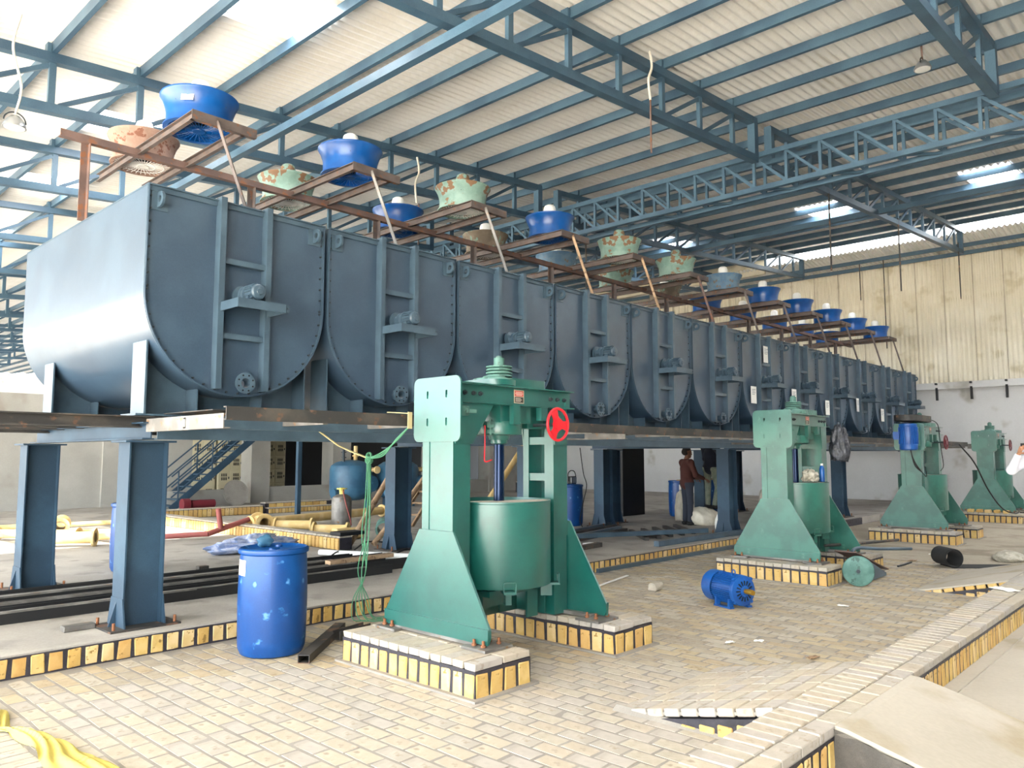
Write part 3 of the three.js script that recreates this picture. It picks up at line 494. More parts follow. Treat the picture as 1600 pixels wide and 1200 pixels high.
// ---------- platform and columns ----------
{
  const p = thing('steel_platform', 'long steel platform of beams and walkway channels under the tanks', 'platform', TX, 1.86, -7.5);
  const L = (x, y, z) => V(x - TX, y - 1.86, z + 7.5), XR = TX + 12 * TP + 0.3;
  const long = (z, y, h, w, m, x0 = -0.5, x1 = XR) => obj('long_beam', beam(L(x0, y, z), L(x1, y, z), ibeam(w, h, 0.012)), m, p);
  long(-7.62, 2.04, 0.11, 0.14, M.beamDark, 0.2); long(-10.3, 2.04, 0.11, 0.14, M.beamDark, 0.2);
  for (const z of [-8.33, -9.13, -9.75]) long(z, 2.05, 0.08, 0.07, M.beamDark, 0, XR);
  for (const x of [2.98, 8.55, 14.15, 20.35, 26.1]) {
    obj('cross_beam', beam(L(x, 1.95, -7.35), L(x, 1.95, -10.7), ibeam(0.16, 0.16, 0.012)), M.column, p);
    obj('bracket_beam', beam(L(x, 2.0, -7.4), L(x, 2.0, -5.9), chan(0.06, 0.12, 0.01)), M.steelRaw, p);
  }
  for (let i = 0; i < 24; i++) { const x = 3.9 + i * 0.98; obj('walkway_joist', beam(L(x, 2.03, -7.6), L(x, 2.03, -5.9), rect(0.05, 0.07)), M.steelRaw, p); }
  obj('edge_channel', beam(L(2.95, 2.06, -5.88), L(26.2, 2.06, -5.88), chan(0.05, 0.11, 0.01)), M.beamDark, p);
  obj('edge_channel', beam(L(2.95, 2.0, -6.6), L(XR, 2.0, -6.6), chan(0.05, 0.09, 0.01)), M.tankTrim, p);
  obj('edge_channel', beam(L(3.0, 1.93, -7.3), L(XR, 1.93, -7.3), chan(0.07, 0.12, 0.01)), M.tankTrim, p);
  obj('deck_plate', [bx(0.5, 0.008, 1.0).translate(...L(3.4, 2.12, -7.0).toArray())], M.beamDark, p);
  // one column and its copies
  const c = thing('steel_column', 'front steel column nearest of all, at the end of the platform', 'column', 0, 0, 0, 0, 'platform columns');
  const H = 1.86 - 0.165, w = 0.34, d = 0.26;
  obj('shaft', [bx(0.014, H - 0.03, d, -w / 2, H / 2, 0), bx(0.014, H - 0.03, d, w / 2, H / 2, 0), bx(w, H - 0.03, 0.012, 0, H / 2, 0.05)], M.column, c);
  const gs = [[-d / 2 - 0.07, 0], [d / 2 + 0.07, 0], [d / 2, 0.26], [-d / 2, 0.26]];
  for (const s of [-1, 1]) obj('gusset', [ext(gs, 0.014).rotateY(-PI / 2).translate(s * (w / 2 + 0.008) + 0.007, 0.01, 0), ext([[0, 0], [0.07, 0], [0, 0.24]], 0.012).rotateY(s > 0 ? 0 : PI).translate(s * (w / 2 + 0.01), 0.01, 0)], M.column, c);
  obj('base_plate', bx(0.62, 0.018, 0.48, 0, 0.009, 0), M.beamDark, c);
  obj('cap_plate', bx(0.46, 0.018, 0.36, 0, H - 0.009, 0), M.column, c);
  const ab = []; for (const sx of [-0.27, 0.27]) for (const sz of [-0.19, 0.19]) ab.push(cyl(0.014, 0.014, 0.07, 8).translate(sx, 0.045, sz)); obj('anchor_bolts', ab, M.boltRust, c);
  const spots = [[2.99, -7.53, 'front steel column nearest of all, at the near end of the platform'], [2.95, -10.45, 'steel column behind the nearest one, at the near end of the platform'], [8.5, -7.53, 'front steel column hidden largely by the nearest mixer'], [8.3, -10.35, 'inner steel column beside the leaning timber poles'], [14.45, -7.55, 'front steel column beside the second mixer, near the white sacks'], [14.15, -10.4, 'inner steel column next to the dark doorway, by the blue drum'], [14.95, -10.75, 'inner steel column just behind the one by the blue drum'], [17.3, -9.7, 'steel column close behind the one by the white sacks'], [20.4, -7.53, 'front steel column just past the drum of the second mixer'], [20.4, -10.4, 'inner steel column past the second mixer'], [26.1, -7.53, 'last front steel column behind the blue-motor mixer']];
  spots.forEach(([x, z, l], i) => { if (!i) { c.position.set(x, 0.165, z); c.userData.label = l; } else dup(c, 'steel_column', l, x, 0.165, z); });
}
// ---------- green mixing machines ----------
function nameplateMat() {
  const cv = document.createElement('canvas'); cv.width = 96; cv.height = 96; const c = cv.getContext('2d');
  c.fillStyle = '#b9b29a'; c.fillRect(0, 0, 96, 96); c.fillStyle = '#b5413a'; c.fillRect(6, 6, 84, 40); c.fillStyle = '#2b2320'; c.fillRect(6, 50, 84, 40);
  c.fillStyle = '#e7ddcf'; for (const [y, w] of [[14, 66], [24, 74], [34, 58]]) c.fillRect(48 - w / 2, y, w, 4);
  c.fillStyle = '#cfc6b6'; for (const y of [58, 68, 78]) c.fillRect(14, y, 68 - (y % 20), 4);
  const t = new THREE.CanvasTexture(cv); t.colorSpace = THREE.SRGBColorSpace; return new THREE.MeshStandardMaterial({ map: t, roughness: 0.4 });
}
const plateMat = nameplateMat();
function rrect(x0, y0, x1, y1, r, n = 5) { const p = []; for (const [cx, cy, a0] of [[x1 - r, y0 + r, -PI / 2], [x1 - r, y1 - r, 0], [x0 + r, y1 - r, PI / 2], [x0 + r, y0 + r, PI]]) for (let i = 0; i <= n; i++) { const a = a0 + i / n * PI / 2; p.push([cx + r * Math.cos(a), cy + r * Math.sin(a)]); } return p; }
function mixer(label, x, dull, o = {}) {
  const t = thing('mixing_machine', label, 'mixer', x, 0.25, -4.85, 0, 'green mixing machines');
  const pale = dull ? M.greenDull : M.green, deep = pale, Y = (y) => y - 0.25;
  const gz = (pts, d, holes) => ext(pts, d, holes).rotateY(-PI / 2);     // profile in (z, y), thickness along x
  for (const s of [-1, 1]) {
    const xo = s < 0 ? -0.72 : 0.54, xi = xo + 0.18, out = s < 0 ? xo : xi;
    // two uprights with rungs, capped on the outer side
    const leg = obj('leg', [beam(V((xo + xi) / 2, Y(0.27), 0.135), V((xo + xi) / 2, Y(2.17), 0.135), rect(0.11, 0.18), V(1, 0, 0)), beam(V((xo + xi) / 2, Y(0.27), -0.155), V((xo + xi) / 2, Y(2.17), -0.155), rect(0.07, 0.18), V(1, 0, 0))], deep, t);
    for (const y of [0.62, 1.06, 1.52, 1.86]) obj('rung', bx(0.05, 0.07, 0.2, (xo + xi) / 2 - s * 0.06, Y(y), -0.02), pale, leg);
    if (s > 0) obj('edge_strip', [bx(0.006, 1.85, 0.11, xo - 0.003, Y(1.23), 0.135), bx(0.006, 1.85, 0.07, xo - 0.003, Y(1.23), -0.155)], pale, leg);
    obj('cover_plate', [bx(0.014, 1.25, 0.27, out + s * 0.007, Y(1.6), 0.055), bx(0.014, 1.25, 0.085, out + s * 0.007, Y(1.6), -0.147), bx(0.006, 1.2, 0.03, out + s * 0.004, Y(1.6), -0.09)], pale, leg);
    // flared foot plate with a folded toe
    const tz = [[-0.63, 0.33], [-0.61, 0.29], [0.61, 0.29], [0.63, 0.33], [0.63, 0.4], [0.215, 1.11], [-0.2, 1.11], [-0.63, 0.4]].map(([a, b]) => [a, Y(b)]);
    const fp = obj('foot_plate', gz(tz, 0.02).translate(out + s * 0.024 + 0.01, 0, 0), s < 0 ? pale : deep, t);
    obj('toe_fold', gz([[-0.625, Y(0.29)], [0.625, Y(0.29)], [0.632, Y(0.405)], [-0.632, Y(0.405)]], 0.014).rotateZ(0).translate(out + s * 0.044 + 0.007, 0, 0), s < 0 ? pale : deep, fp);
    obj('sole_plate', [bx(0.3, 0.02, 0.26, out - s * 0.02, Y(0.265), 0.55), bx(0.3, 0.02, 0.26, out - s * 0.02, Y(0.265), -0.52), bx(0.1, 0.03, 1.0, out, Y(0.28), 0)], M.steelRaw, t);
    const bl = []; for (const z of [0.5, 0.6, -0.5, -0.6]) for (const q of [0.07, -0.1]) bl.push(cyl(0.012, 0.012, 0.05, 6).translate(out + s * q, Y(0.3), z), cyl(0.02, 0.02, 0.016, 6).translate(out + s * q, Y(0.287), z));
    obj('anchor_bolts', bl, M.boltRust, t);
    // gusset under the cross beam
    const gp = s < 0 ? [[-0.72, 2.165], [-0.27, 2.165], [-0.53, 1.82], [-0.72, 1.82]] : [[0.72, 2.165], [0.5, 2.165], [0.54, 1.82], [0.72, 1.82]];
    for (const z of [0.19, -0.2]) obj('gusset', ext(gp.map(([a, b]) => [a, Y(b)]), 0.014).translate(0, 0, z), deep, t);
  }
  // slotted mounting plate on the outer side of the first leg
  const slots = []; for (const zc of [-0.12, 0.115]) for (const yc of [2.0, 2.23]) slots.push(rrect(zc - 0.011, Y(yc) - 0.032, zc + 0.011, Y(yc) + 0.032, 0.008, 3).reverse());
  obj('slotted_plate', gz(rrect(-0.295, Y(1.835), 0.285, Y(2.375), 0.06), 0.02, slots).translate(-0.725 - (o.motor ? 0.02 : 0.0), 0, 0), pale, t);
  if (dull) { const sc = []; for (const zc of [-0.12, 0.115]) for (const yc of [2.0, 2.23]) sc.push(cyl(0.042, 0.042, 0.002, 14).rotateZ(PI / 2).translate(-0.7475, Y(yc), zc)); }
  // cross beam of two channels
  for (const s of [-1, 1]) {
    const cb = obj('cross_beam', beam(V(-0.72, Y(2.245), s * 0.2), V(0.8, Y(2.245), s * 0.2), chan(0.07, 0.17, 0.011).map(([a, b]) => [a * (s > 0 ? -1 : 1), b])), deep, t);
    const bh = []; for (const bxx of [-0.6, -0.5, -0.42, 0.5, 0.6, 0.7]) bh.push(cyl(0.02, 0.02, 0.016, 6).rotateX(PI / 2).translate(bxx, Y(2.245), s * 0.185), cyl(0.011, 0.011, 0.03, 8).rotateX(PI / 2).translate(bxx, Y(2.245), s * 0.195));
    obj('beam_bolts', bh, M.bolt, cb);
  }
  mk('nameplate', new THREE.BoxGeometry(0.13, 0.12, 0.004).translate(0.07, Y(2.245), 0.18), plateMat, t);
  // gear housing, pulley and nut on top
  obj('top_housing', [ext(rrect(-0.3, -0.24, 0.06, 0.24, 0.16, 8), 0.05).rotateX(-PI / 2).translate(0, Y(2.335), 0), ext(rrect(-0.05, -0.2, 0.42, 0.2, 0.03), 0.07).rotateX(-PI / 2).translate(0, Y(2.335), 0)], dull ? M.greenGrey : deep, t, 0.5);
  const cover = obj('housing_cover', [lathe([[0, 0.07], [0.1, 0.07], [0.12, 0.05], [0.19, 0.045], [0.21, 0.02], [0.21, 0]], 32).translate(-0.06, Y(2.36), 0)], M.greenGrey, t, 0.5);
  const gr = []; const pr = [[0.02, 0]]; for (let i = 0; i < 4; i++) { const y = i * 0.028; pr.push([0.118, y], [0.12, y + 0.004], [0.12, y + 0.009], [0.118, y + 0.012]); if (i < 3) pr.push([0.092, y + 0.02]); } pr.push([0.05, 0.097], [0.02, 0.097]);
  obj('pulley', [lathe(pr, 32).translate(0, Y(2.43), 0), cyl(0.05, 0.05, 0.06, 20).translate(0, Y(2.41), 0)], M.greenGrey, t, 0.5);
  obj('shaft_nut', [cyl(0.05, 0.05, 0.075, 6).translate(0, Y(2.565), 0), cyl(0.03, 0.03, 0.02, 16).translate(0, Y(2.61), 0)], M.greenGrey, t);
  // spindle head below the beam
  obj('spindle_housing', [bx(0.4, 0.16, 0.3, 0.06, Y(2.09), 0), bx(0.09, 0.17, 0.05, -0.02, Y(2.08), 0.215), bx(0.09, 0.12, 0.06, 0.36, Y(2.1), 0.2), bx(0.22, 0.1, 0.2, 0.38, Y(2.02), 0)], deep, t);
  obj('bearing_collar', lathe([[0.09, 1.86], [0.1, 1.9], [0.2, 1.905], [0.205, 1.92], [0.205, 2.0], [0.195, 2.02], [0.06, 2.03]].map(([a, b]) => [a, Y(b)]), 36), deep, t, 0.5);
  obj('collar_clamp', [bx(0.05, 0.05, 0.04, -0.21, Y(1.99), 0.1), bx(0.05, 0.03, 0.04, -0.21, Y(1.93), 0.1), rod(V(-0.21, Y(1.9), 0.1), V(-0.21, Y(2.04), 0.1), 0.01)], M.greenGrey, t);
  obj('spindle', cyl(0.047, 0.047, 1.15, 24).translate(0, Y(1.34), 0), M.shaft, t, 0.8);
  obj('spindle_sleeve', lathe([[0.05, 1.82], [0.075, 1.83], [0.075, 1.87], [0.05, 1.88]].map(([a, b]) => [a, Y(b)]), 24), deep, t, 0.5);
  obj('adjuster', [bx(0.1, 0.08, 0.02, -0.63, Y(2.09), 0.205), bx(0.14, 0.03, 0.012, -0.56, Y(2.09), 0.205), cyl(0.02, 0.02, 0.03, 6).rotateX(PI / 2).translate(-0.61, Y(2.09), 0.22)], M.greenGrey, t);
  if (!dull) obj('pull_rod', tube([V(-0.3, Y(1.98), 0.12), V(-0.31, Y(1.8), 0.13), V(-0.325, Y(1.69), 0.14), V(-0.32, Y(1.67), 0.14), V(-0.29, Y(1.675), 0.16), V(-0.265, Y(1.685), 0.17)], 0.006, 40, 6), M.red, t);
  // hand wheel facing the front
  if (!o.noWheel) {
    const hw = new THREE.Group(); hw.name = 'hand_wheel'; hw.position.set(0.36, Y(2.0), 0.39); t.add(hw);
    const rm = o.wheel ?? M.red;
    obj('rim', new THREE.TorusGeometry(0.142, 0.013, 10, 44), rm, hw, 0.6);
    const sp = []; for (let i = 0; i < 3; i++) { const a = i * 2 * PI / 3 + 0.45; sp.push(ext([[-0.05, 0.02], [-0.034, 0.07], [-0.05, 0.138], [0.05, 0.138], [0.034, 0.07], [0.05, 0.02]], 0.012).translate(0, 0, -0.006).rotateZ(a)); }
    obj('spokes', [...sp, cyl(0.055, 0.055, 0.03, 20).rotateX(PI / 2)], rm, hw);
    obj('wheel_shaft', cyl(0.015, 0.015, 0.3, 12).rotateX(PI / 2).translate(0, 0, -0.15), M.bolt, hw);
  }
  // drum with half its top open
  const dr = obj('drum', lathe([[0, 0.6], [0.4, 0.6], [0.455, 0.61], [0.46, 0.63], [0.46, 1.31], [0.463, 1.315], [0.463, 1.33], [0.45, 1.33], [0.448, 1.31], [0.445, 0.66], [0, 0.66]].map(([a, b]) => [a, Y(b)]), 56), deep, t, 0.5);
  const lid = []; for (let i = 0; i <= 30; i++) { const a = PI * i / 30; lid.push([0.447 * Math.cos(a), 0.447 * Math.sin(a)]); } lid.push([-0.447, -0.02], [-0.06, -0.02], [-0.06, 0.06], [0.06, 0.06], [0.06, -0.02]);
  const ld = obj('drum_lid', ext(lid, 0.008).rotateX(PI / 2).translate(0, Y(1.322), 0).rotateY(-0.35), M.cement, dr);
  for (const a of [0.75, 2.2, 3.9]) obj('lifting_handle', tube([V(-0.05, 0, 0), V(-0.05, 0.07, 0), V(-0.045, 0.075, 0), V(0.045, 0.075, 0), V(0.05, 0.07, 0), V(0.05, 0, 0)], 0.007, 30, 6).applyMatrix4(M4(0.53 * Math.cos(a), Y(0.6), 0.53 * Math.sin(a), 0, -a + PI / 2)), pale, dr);
  for (const a of [0.75, 2.2, 3.9]) obj('drum_foot', [bx(0.16, 0.02, 0.1, 0.46, Y(0.595), 0).rotateY(-a), bx(0.1, 0.1, 0.05, 0.42, Y(0.54), 0).rotateY(-a)], pale, dr);
  // base frame between the legs
  obj('base_frame', [beam(V(-0.6, Y(0.33), -0.3), V(0.6, Y(0.33), -0.3), chan(0.07, 0.13, 0.01)), bx(0.14, 0.3, 0.02, 0.28, Y(0.44), 0.14), bx(0.14, 0.3, 0.02, 0.28, Y(0.44), -0.2), bx(0.02, 0.3, 0.34, 0.46, Y(0.44), -0.03), bx(0.8, 0.05, 0.5, 0.05, Y(0.565), -0.02), bx(0.3, 0.12, 0.3, -0.1, Y(0.48), -0.1)], deep, t);
  if (o.motor) {
    const m = new THREE.Group(); m.name = 'drive_motor'; m.position.set(-0.93, Y(1.83), 0.03); m.scale.setScalar(1.12); t.add(m);
    obj('motor_body', lathe([[0, 0], [0.13, 0], [0.15, 0.02], [0.15, 0.1], [0.145, 0.11], [0.145, 0.42], [0.15, 0.43], [0.15, 0.47], [0.05, 0.49], [0, 0.49]], 28), M.motorBlue, m, 0.5);
    const f = []; for (let i = 0; i < 22; i++) f.push(bx(0.02, 0.3, 0.006, 0.152, 0.26, 0).rotateY(i / 22 * 2 * PI)); obj('motor_fins', f, M.motorBlue, m);
    obj('terminal_box', bx(0.1, 0.14, 0.1, -0.1, 0.26, -0.16), M.motorBlue, m); obj('motor_base', [bx(0.04, 0.34, 0.3, 0.15, 0.25, 0)], M.greenGrey, m);
    obj('belt_guard', [ext(rrect(-1.12, -0.22, 0.2, 0.22, 0.2, 8), 0.12).rotateX(-PI / 2).translate(0, Y(2.42), 0)], M.beamDark, t, 0.5);
    for (let i = 0; i < 3; i++) obj('motor_cable', tube([V(-0.95 + i * 0.03, Y(1.88), 0.05), V(-0.9, Y(1.6 - i * 0.04), 0.12), V(-0.78, Y(1.38), 0.22), V(-0.6, Y(1.3), 0.24), V(-0.5, Y(1.4), 0.22)], 0.008, 30, 6), M.cable, t);
    obj('motor_cable', tube([V(0.1, Y(2.5), 0.1), V(0.35, Y(2.4), 0.24), V(0.45, Y(2.1), 0.25), V(0.55, Y(1.8), 0.25), V(0.6, Y(1.5), 0.26), V(0.4, Y(1.4), 0.25)], 0.008, 30, 6), M.cable, t);
  }
  return t;
}
mixer('nearest and largest green mixing machine with a bright red hand wheel', 5.03, false);
mixer('second green mixing machine, black bag on its beam and blue bottle on its drum', 11.42, true, { noWheel: true });
mixer('third green mixing machine, with a blue motor on its slotted plate', 17.8, true, { motor: true, wheel: M.darkRed });
mixer('last green mixing machine, closest to the white wall', 24.15, true, { wheel: M.darkRed });
// ---------- behind and under the platform ----------
{ // low brick kerbs and the brick footing further back
  const kerb = (name, label, x0, z0, alongX, len, courses, bw, bh) => {
    const t = thing(name, label, 'kerb', x0, 0.165, z0);
    const W = 0.24; obj('core', alongX ? bx(len, courses * bh, W, len / 2, courses * bh / 2, 0) : bx(W, courses * bh, len, 0, courses * bh / 2, -len / 2), M.bitumen, t);
    const gs = [0, 1, 2].map(() => geo(alongX ? cbox(bw - 0.018, bh - 0.016, 0.04, 0, 0, 0, 0.006, 0.004) : cbox(0.04, bh - 0.016, bw - 0.018, 0, 0, 0, 0.006, 0.004)));
    const gt = [0, 1, 2].map(() => geo(alongX ? cbox(bw - 0.01, 0.03, W, 0, 0, 0, 0.005, 0.003) : cbox(W, 0.03, bw - 0.01, 0, 0, 0, 0.005, 0.003)));
    const n = Math.floor(len / bw);
    for (let c = 0; c < courses; c++) for (let i = 0; i < n - (c % 2); i++) { const s = (i + 0.5 + (c % 2) * 0.5) * bw, m = mk('brick', gs[i % 3], pick(faceTones), t); if (alongX) m.position.set(s, (c + 0.5) * bh, W / 2 + 0.005); else m.position.set(-W / 2 - 0.005, (c + 0.5) * bh, -s); }
    for (let i = 0; i < n; i++) { const s = (i + 0.5) * bw, m = mk('brick', gt[i % 3], pick(brickTones), t); if (alongX) m.position.set(s, courses * bh + 0.012, 0); else m.position.set(0, courses * bh + 0.012, -s); }
  };
  kerb('brick_kerb', 'pale brick kerb running back past the pipes behind the blue drum', 7.65, -10.9, false, 8.2, 1, 0.115, 0.2);
  kerb('brick_kerb', 'yellow brick kerb in front of the low plastered wall by the stairs', 8.2, -19.4, true, 2.7, 1, 0.12, 0.2);
  kerb('brick_footing', 'stepped yellow brick footing beside the blue pressure vessel', 10.95, -19.5, true, 2.2, 2, 0.23, 0.13);
  kerb('brick_kerb', 'row of upright yellow bricks at the foot of the brick footing', 10.95, -19.3, true, 2.3, 1, 0.1, 0.13);
  kerb('brick_footing', 'dark brick footing under the platform near the dark doorway', 24.6, -22.6, true, 3.2, 3, 0.23, 0.14);
}
{ // stairs
  const s = thing('steel_stairs', 'blue-grey steel stairs with pipe handrails rising behind the platform column', 'stairs', 9.75, 0.165, -23);
  for (const z of [0.5, -0.5]) obj('stringer', beam(V(0, 0, z), V(3.0, 2.5, z), rect(0.04, 0.2)), M.column, s);
  for (let i = 0; i < 14; i++) obj('tread', bx(0.24, 0.03, 0.96, 0.12 + i * 0.215, 0.1 + i * 0.178, 0), M.column, s);
  for (const z of [0.5, -0.5]) {
    for (const h of [0.35, 0.65, 0.95]) obj('handrail', rod(V(0, h, z), V(3, 2.5 + h, z), 0.022), M.column, s);
    for (const x of [0.2, 1.2, 2.2]) obj('baluster', rod(V(x, x * 0.83, z), V(x, x * 0.83 + 0.97, z), 0.022), M.column, s);
  }
}
{ // electrical cabinets in the dark room
  const cab = thing('electrical_cabinet', '', 'cabinet', 0, 0, 0, 0, 'cream electrical cabinets');
  obj('body', cbox(0.88, 2.1, 0.6, 0, 1.05, 0, 0.01), M.panel, cab);
  for (let k = 0; k < 2; k++) for (let j = 0; j < 4; j++) {
    const d = obj('door', cbox(0.4, 0.46, 0.02, -0.215 + k * 0.43, 0.3 + j * 0.5, 0.305, 0.006), M.panel, cab), v = [];
    for (let r = 0; r < 2; r++) for (let q = 0; q < 4; q++) v.push(bx(0.03, 0.1, 0.006, -0.3 + k * 0.43 + q * 0.055, 0.27 + j * 0.5 + r * 0.13, 0.317));
    obj('vent_slots', v, M.black, d); obj('latch', bx(0.03, 0.07, 0.02, -0.05 + k * 0.43, 0.3 + j * 0.5, 0.32), M.bolt, d);
  }
  const ls = ['cream electrical cabinet seen through the stair treads', 'cream electrical cabinet between the stairs and the white pier', 'cream electrical cabinet partly covered by the white pier', 'cream electrical cabinet standing in the shadowed opening past the pier'];
  [[12.0, -25.6], [12.95, -25.6], [14.0, -25.8], [15.1, -26.4]].forEach(([x, z], i) => { if (!i) { cab.position.set(x, 0.165, z); cab.userData.label = ls[0]; } else dup(cab, 'electrical_cabinet', ls[i], x, 0.165, z); });
}
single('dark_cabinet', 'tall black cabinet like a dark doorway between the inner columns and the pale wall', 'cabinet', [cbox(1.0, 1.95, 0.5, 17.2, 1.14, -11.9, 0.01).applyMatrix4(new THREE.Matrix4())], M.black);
{ // pressure vessels
  const v = thing('pressure_vessel', 'blue pressure vessel with a domed top beside the gas cylinder', 'vessel', 13.9, 0.165, -19.6, 0, 'blue pressure vessels');
  obj('shell', lathe([[0, 0.22], [0.3, 0.23], [0.52, 0.3], [0.62, 0.42], [0.64, 0.5], [0.64, 1.15], [0.6, 1.26], [0.45, 1.36], [0.2, 1.42], [0, 1.43]], 36), M.vessel, v, 0.6);
  for (let i = 0; i < 3; i++) { const a = i * 2.1 + 0.6; obj('leg', bx(0.1, 0.4, 0.1, 0.5 * Math.cos(a), 0.2, 0.5 * Math.sin(a)), M.vessel, v); }
  obj('manhole', [cyl(0.24, 0.24, 0.1, 28).rotateX(PI / 2).translate(0.3, 0.72, 0.6), cyl(0.2, 0.18, 0.06, 28).rotateX(PI / 2).translate(0.3, 0.72, 0.67), cyl(0.04, 0.04, 0.05, 10).rotateX(PI / 2).translate(0.3, 0.72, 0.71)], M.vessel, v);
  obj('nozzle', [cyl(0.1, 0.1, 0.2, 20).rotateZ(PI / 2).translate(-0.66, 0.45, 0.2), cyl(0.15, 0.15, 0.04, 20).rotateZ(PI / 2).translate(-0.76, 0.45, 0.2)], M.vessel, v);
  obj('flanged_branch', [cyl(0.07, 0.07, 0.25, 20).rotateX(PI / 2).translate(0.42, 1.13, 0.6), cyl(0.11, 0.11, 0.05, 20).rotateX(PI / 2).translate(0.42, 1.13, 0.72)], M.frp, v);
  obj('valve', [cyl(0.04, 0.04, 0.35, 12).translate(-0.35, 1.55, 0.1), cyl(0.08, 0.08, 0.03, 14).translate(-0.35, 1.5, 0.1), cyl(0.08, 0.08, 0.03, 14).translate(-0.35, 1.66, 0.1), new THREE.TorusGeometry(0.07, 0.012, 6, 16).rotateX(PI / 2).translate(-0.35, 1.75, 0.1)], M.bolt, v);
  obj('top_pipe', [cyl(0.06, 0.06, 0.5, 14).translate(0.15, 1.6, 0), cyl(0.1, 0.1, 0.04, 14).translate(0.15, 1.55, 0)], M.frp, v);
  dup(v, 'pressure_vessel', 'blue pressure vessel behind the leaning timber poles', 15.2, 0.165, -19.0, 0.3);
  const g = thing('gas_cylinder', 'rusty grey gas cylinder with a yellow valve and pink hose', 'cylinder', 9.63, 0.165, -13.9);
  obj('body', lathe([[0, 0], [0.19, 0], [0.21, 0.03], [0.21, 0.6], [0.19, 0.68], [0.1, 0.74], [0, 0.75]], 24), M.steelRaw, g, 0.6);
  obj('valve', [cyl(0.05, 0.05, 0.08, 12).translate(0, 0.78, 0), bx(0.09, 0.08, 0.06, 0, 0.84, 0), new THREE.TorusGeometry(0.1, 0.012, 6, 20, 4.5).rotateX(PI / 2).translate(0, 0.86, 0)], M.yellow, g);
  obj('hose', tube([V(0.02, 0.84, 0.03), V(-0.08, 0.8, 0.17), V(-0.03, 0.5, 0.225), V(0.06, 0.25, 0.225), V(0.1, 0.1, 0.22)], 0.014, 30, 6), M.redPipe, g);
  const fp = single('floor_post', 'thin blue-grey steel post standing in front of the brick footing', 'post', [beam(V(11.05, 0.165, -17.9), V(11.05, 3.2, -17.9), rect(0.11, 0.11)), bx(0.3, 0.015, 0.3, 11.05, 0.175, -17.9)], M.column);
}
// ---------- blue drums ----------
function drum(label, x, z, closed, y = 0, turn = 0) {
  const t = thing('plastic_drum', label, 'drum', x, y, z, turn);
  obj('body', lathe([[0, 0.01], [0.24, 0.0], [0.265, 0.012], [0.285, 0.06], [0.29, 0.12], [0.291, 0.18], [0.294, 0.3], [0.297, 0.46], [0.294, 0.62], [0.288, 0.8], [0.283, 0.86], [0.27, 0.875], [0.27, 0.885], ...(closed ? [[0, 0.885]] : [[0.262, 0.885], [0.26, 0.5], [0, 0.4]])], 56), M.drumBlue, t, 0.6);
  if (closed) {
    obj('lid', [lathe([[0.268, 0.868], [0.3, 0.87], [0.303, 0.885], [0.3, 0.905], [0.285, 0.915], [0.27, 0.905], [0.25, 0.895], [0, 0.893]], 56)], M.drumBlue, t, 0.5);
    obj('bung', [cyl(0.04, 0.035, 0.02, 18).translate(-0.12, 0.905, 0.12), cyl(0.035, 0.03, 0.02, 18).translate(0.14, 0.905, -0.1), bx(0.09, 0.012, 0.03, -0.1, 0.915, 0.12)], M.drumBlue, t);
    obj('label_sticker', lathe([[0.2925, 0.0], [0.2935, 0.12]], 40).translate(0, 0.7, 0), M.paper, t).geometry = geo(new THREE.CylinderGeometry(0.2905, 0.2945, 0.13, 10, 1, true, -2.12, 0.48).translate(0, 0.755, 0));
  }
  return t;
}
drum('scuffed bright blue plastic drum with white sticker, standing on the brick floor', 3.68, -6.33, true, 0, 0.2);
drum('blue plastic drum half hidden behind the nearest steel column', 4.33, -11.1, true, 0.165, 2);
drum('dusty blue drum with a black lamp on top, next to the inner columns', 13.7, -11.0, true, 0.165, 2.6);
drum('upright blue drum next to the standing worker in dark clothes', 17.75, -10.6, true, 0.165, 1);
drum('blue drum between the two workers, under their table board', 18.9, -10.5, true, 0.165, 3);
single('board', 'pale board laid over the blue drums beside the two workers', 'board', bx(2.4, 0.03, 0.35, 18.9, 1.085, -10.5), M.wood);
single('teal_cloth', 'teal rag lying on the lid of the near blue drum', 'cloth', (() => { const g = new THREE.SphereGeometry(0.05, 14, 10); const p = g.attributes.position; for (let i = 0; i < p.count; i++) { const s = 0.7 + 0.5 * hash(Math.round(p.getX(i) * 60), Math.round(p.getY(i) * 60), 3); p.setXYZ(i, p.getX(i) * 1.6 * s, p.getY(i) * s * 1.1, p.getZ(i) * s); } g.computeVertexNormals(); return g.translate(3.7, 0.945, -6.52); })(), M.vessel);
{
  const l = thing('work_lamp', 'black work lamp with a bent handle on the dusty blue drum', 'lamp', 13.72, 1.075, -10.95);
  obj('head', [cbox(0.24, 0.17, 0.1, 0, 0.1, 0, 0.02)], M.black, l); obj('lens', bx(0.2, 0.13, 0.006, 0, 0.1, 0.053), M.chrome, l); obj('handle', tube([V(-0.13, 0.08, 0), V(-0.14, 0.24, 0), V(-0.05, 0.31, 0), V(0.08, 0.29, 0), V(0.13, 0.2, 0), V(0.13, 0.08, 0)], 0.01, 30, 6), M.black, l);
  single('cable', 'thin black cable hanging down the front of the dusty blue drum', 'cable', tube([V(13.95, 1.9, -10.9), V(13.95, 1.3, -10.8), V(13.9, 1.07, -10.68), V(13.75, 0.7, -10.66), V(13.6, 0.3, -10.64), V(13.5, 0.18, -10.5)], 0.01, 40, 6), M.cable);
}
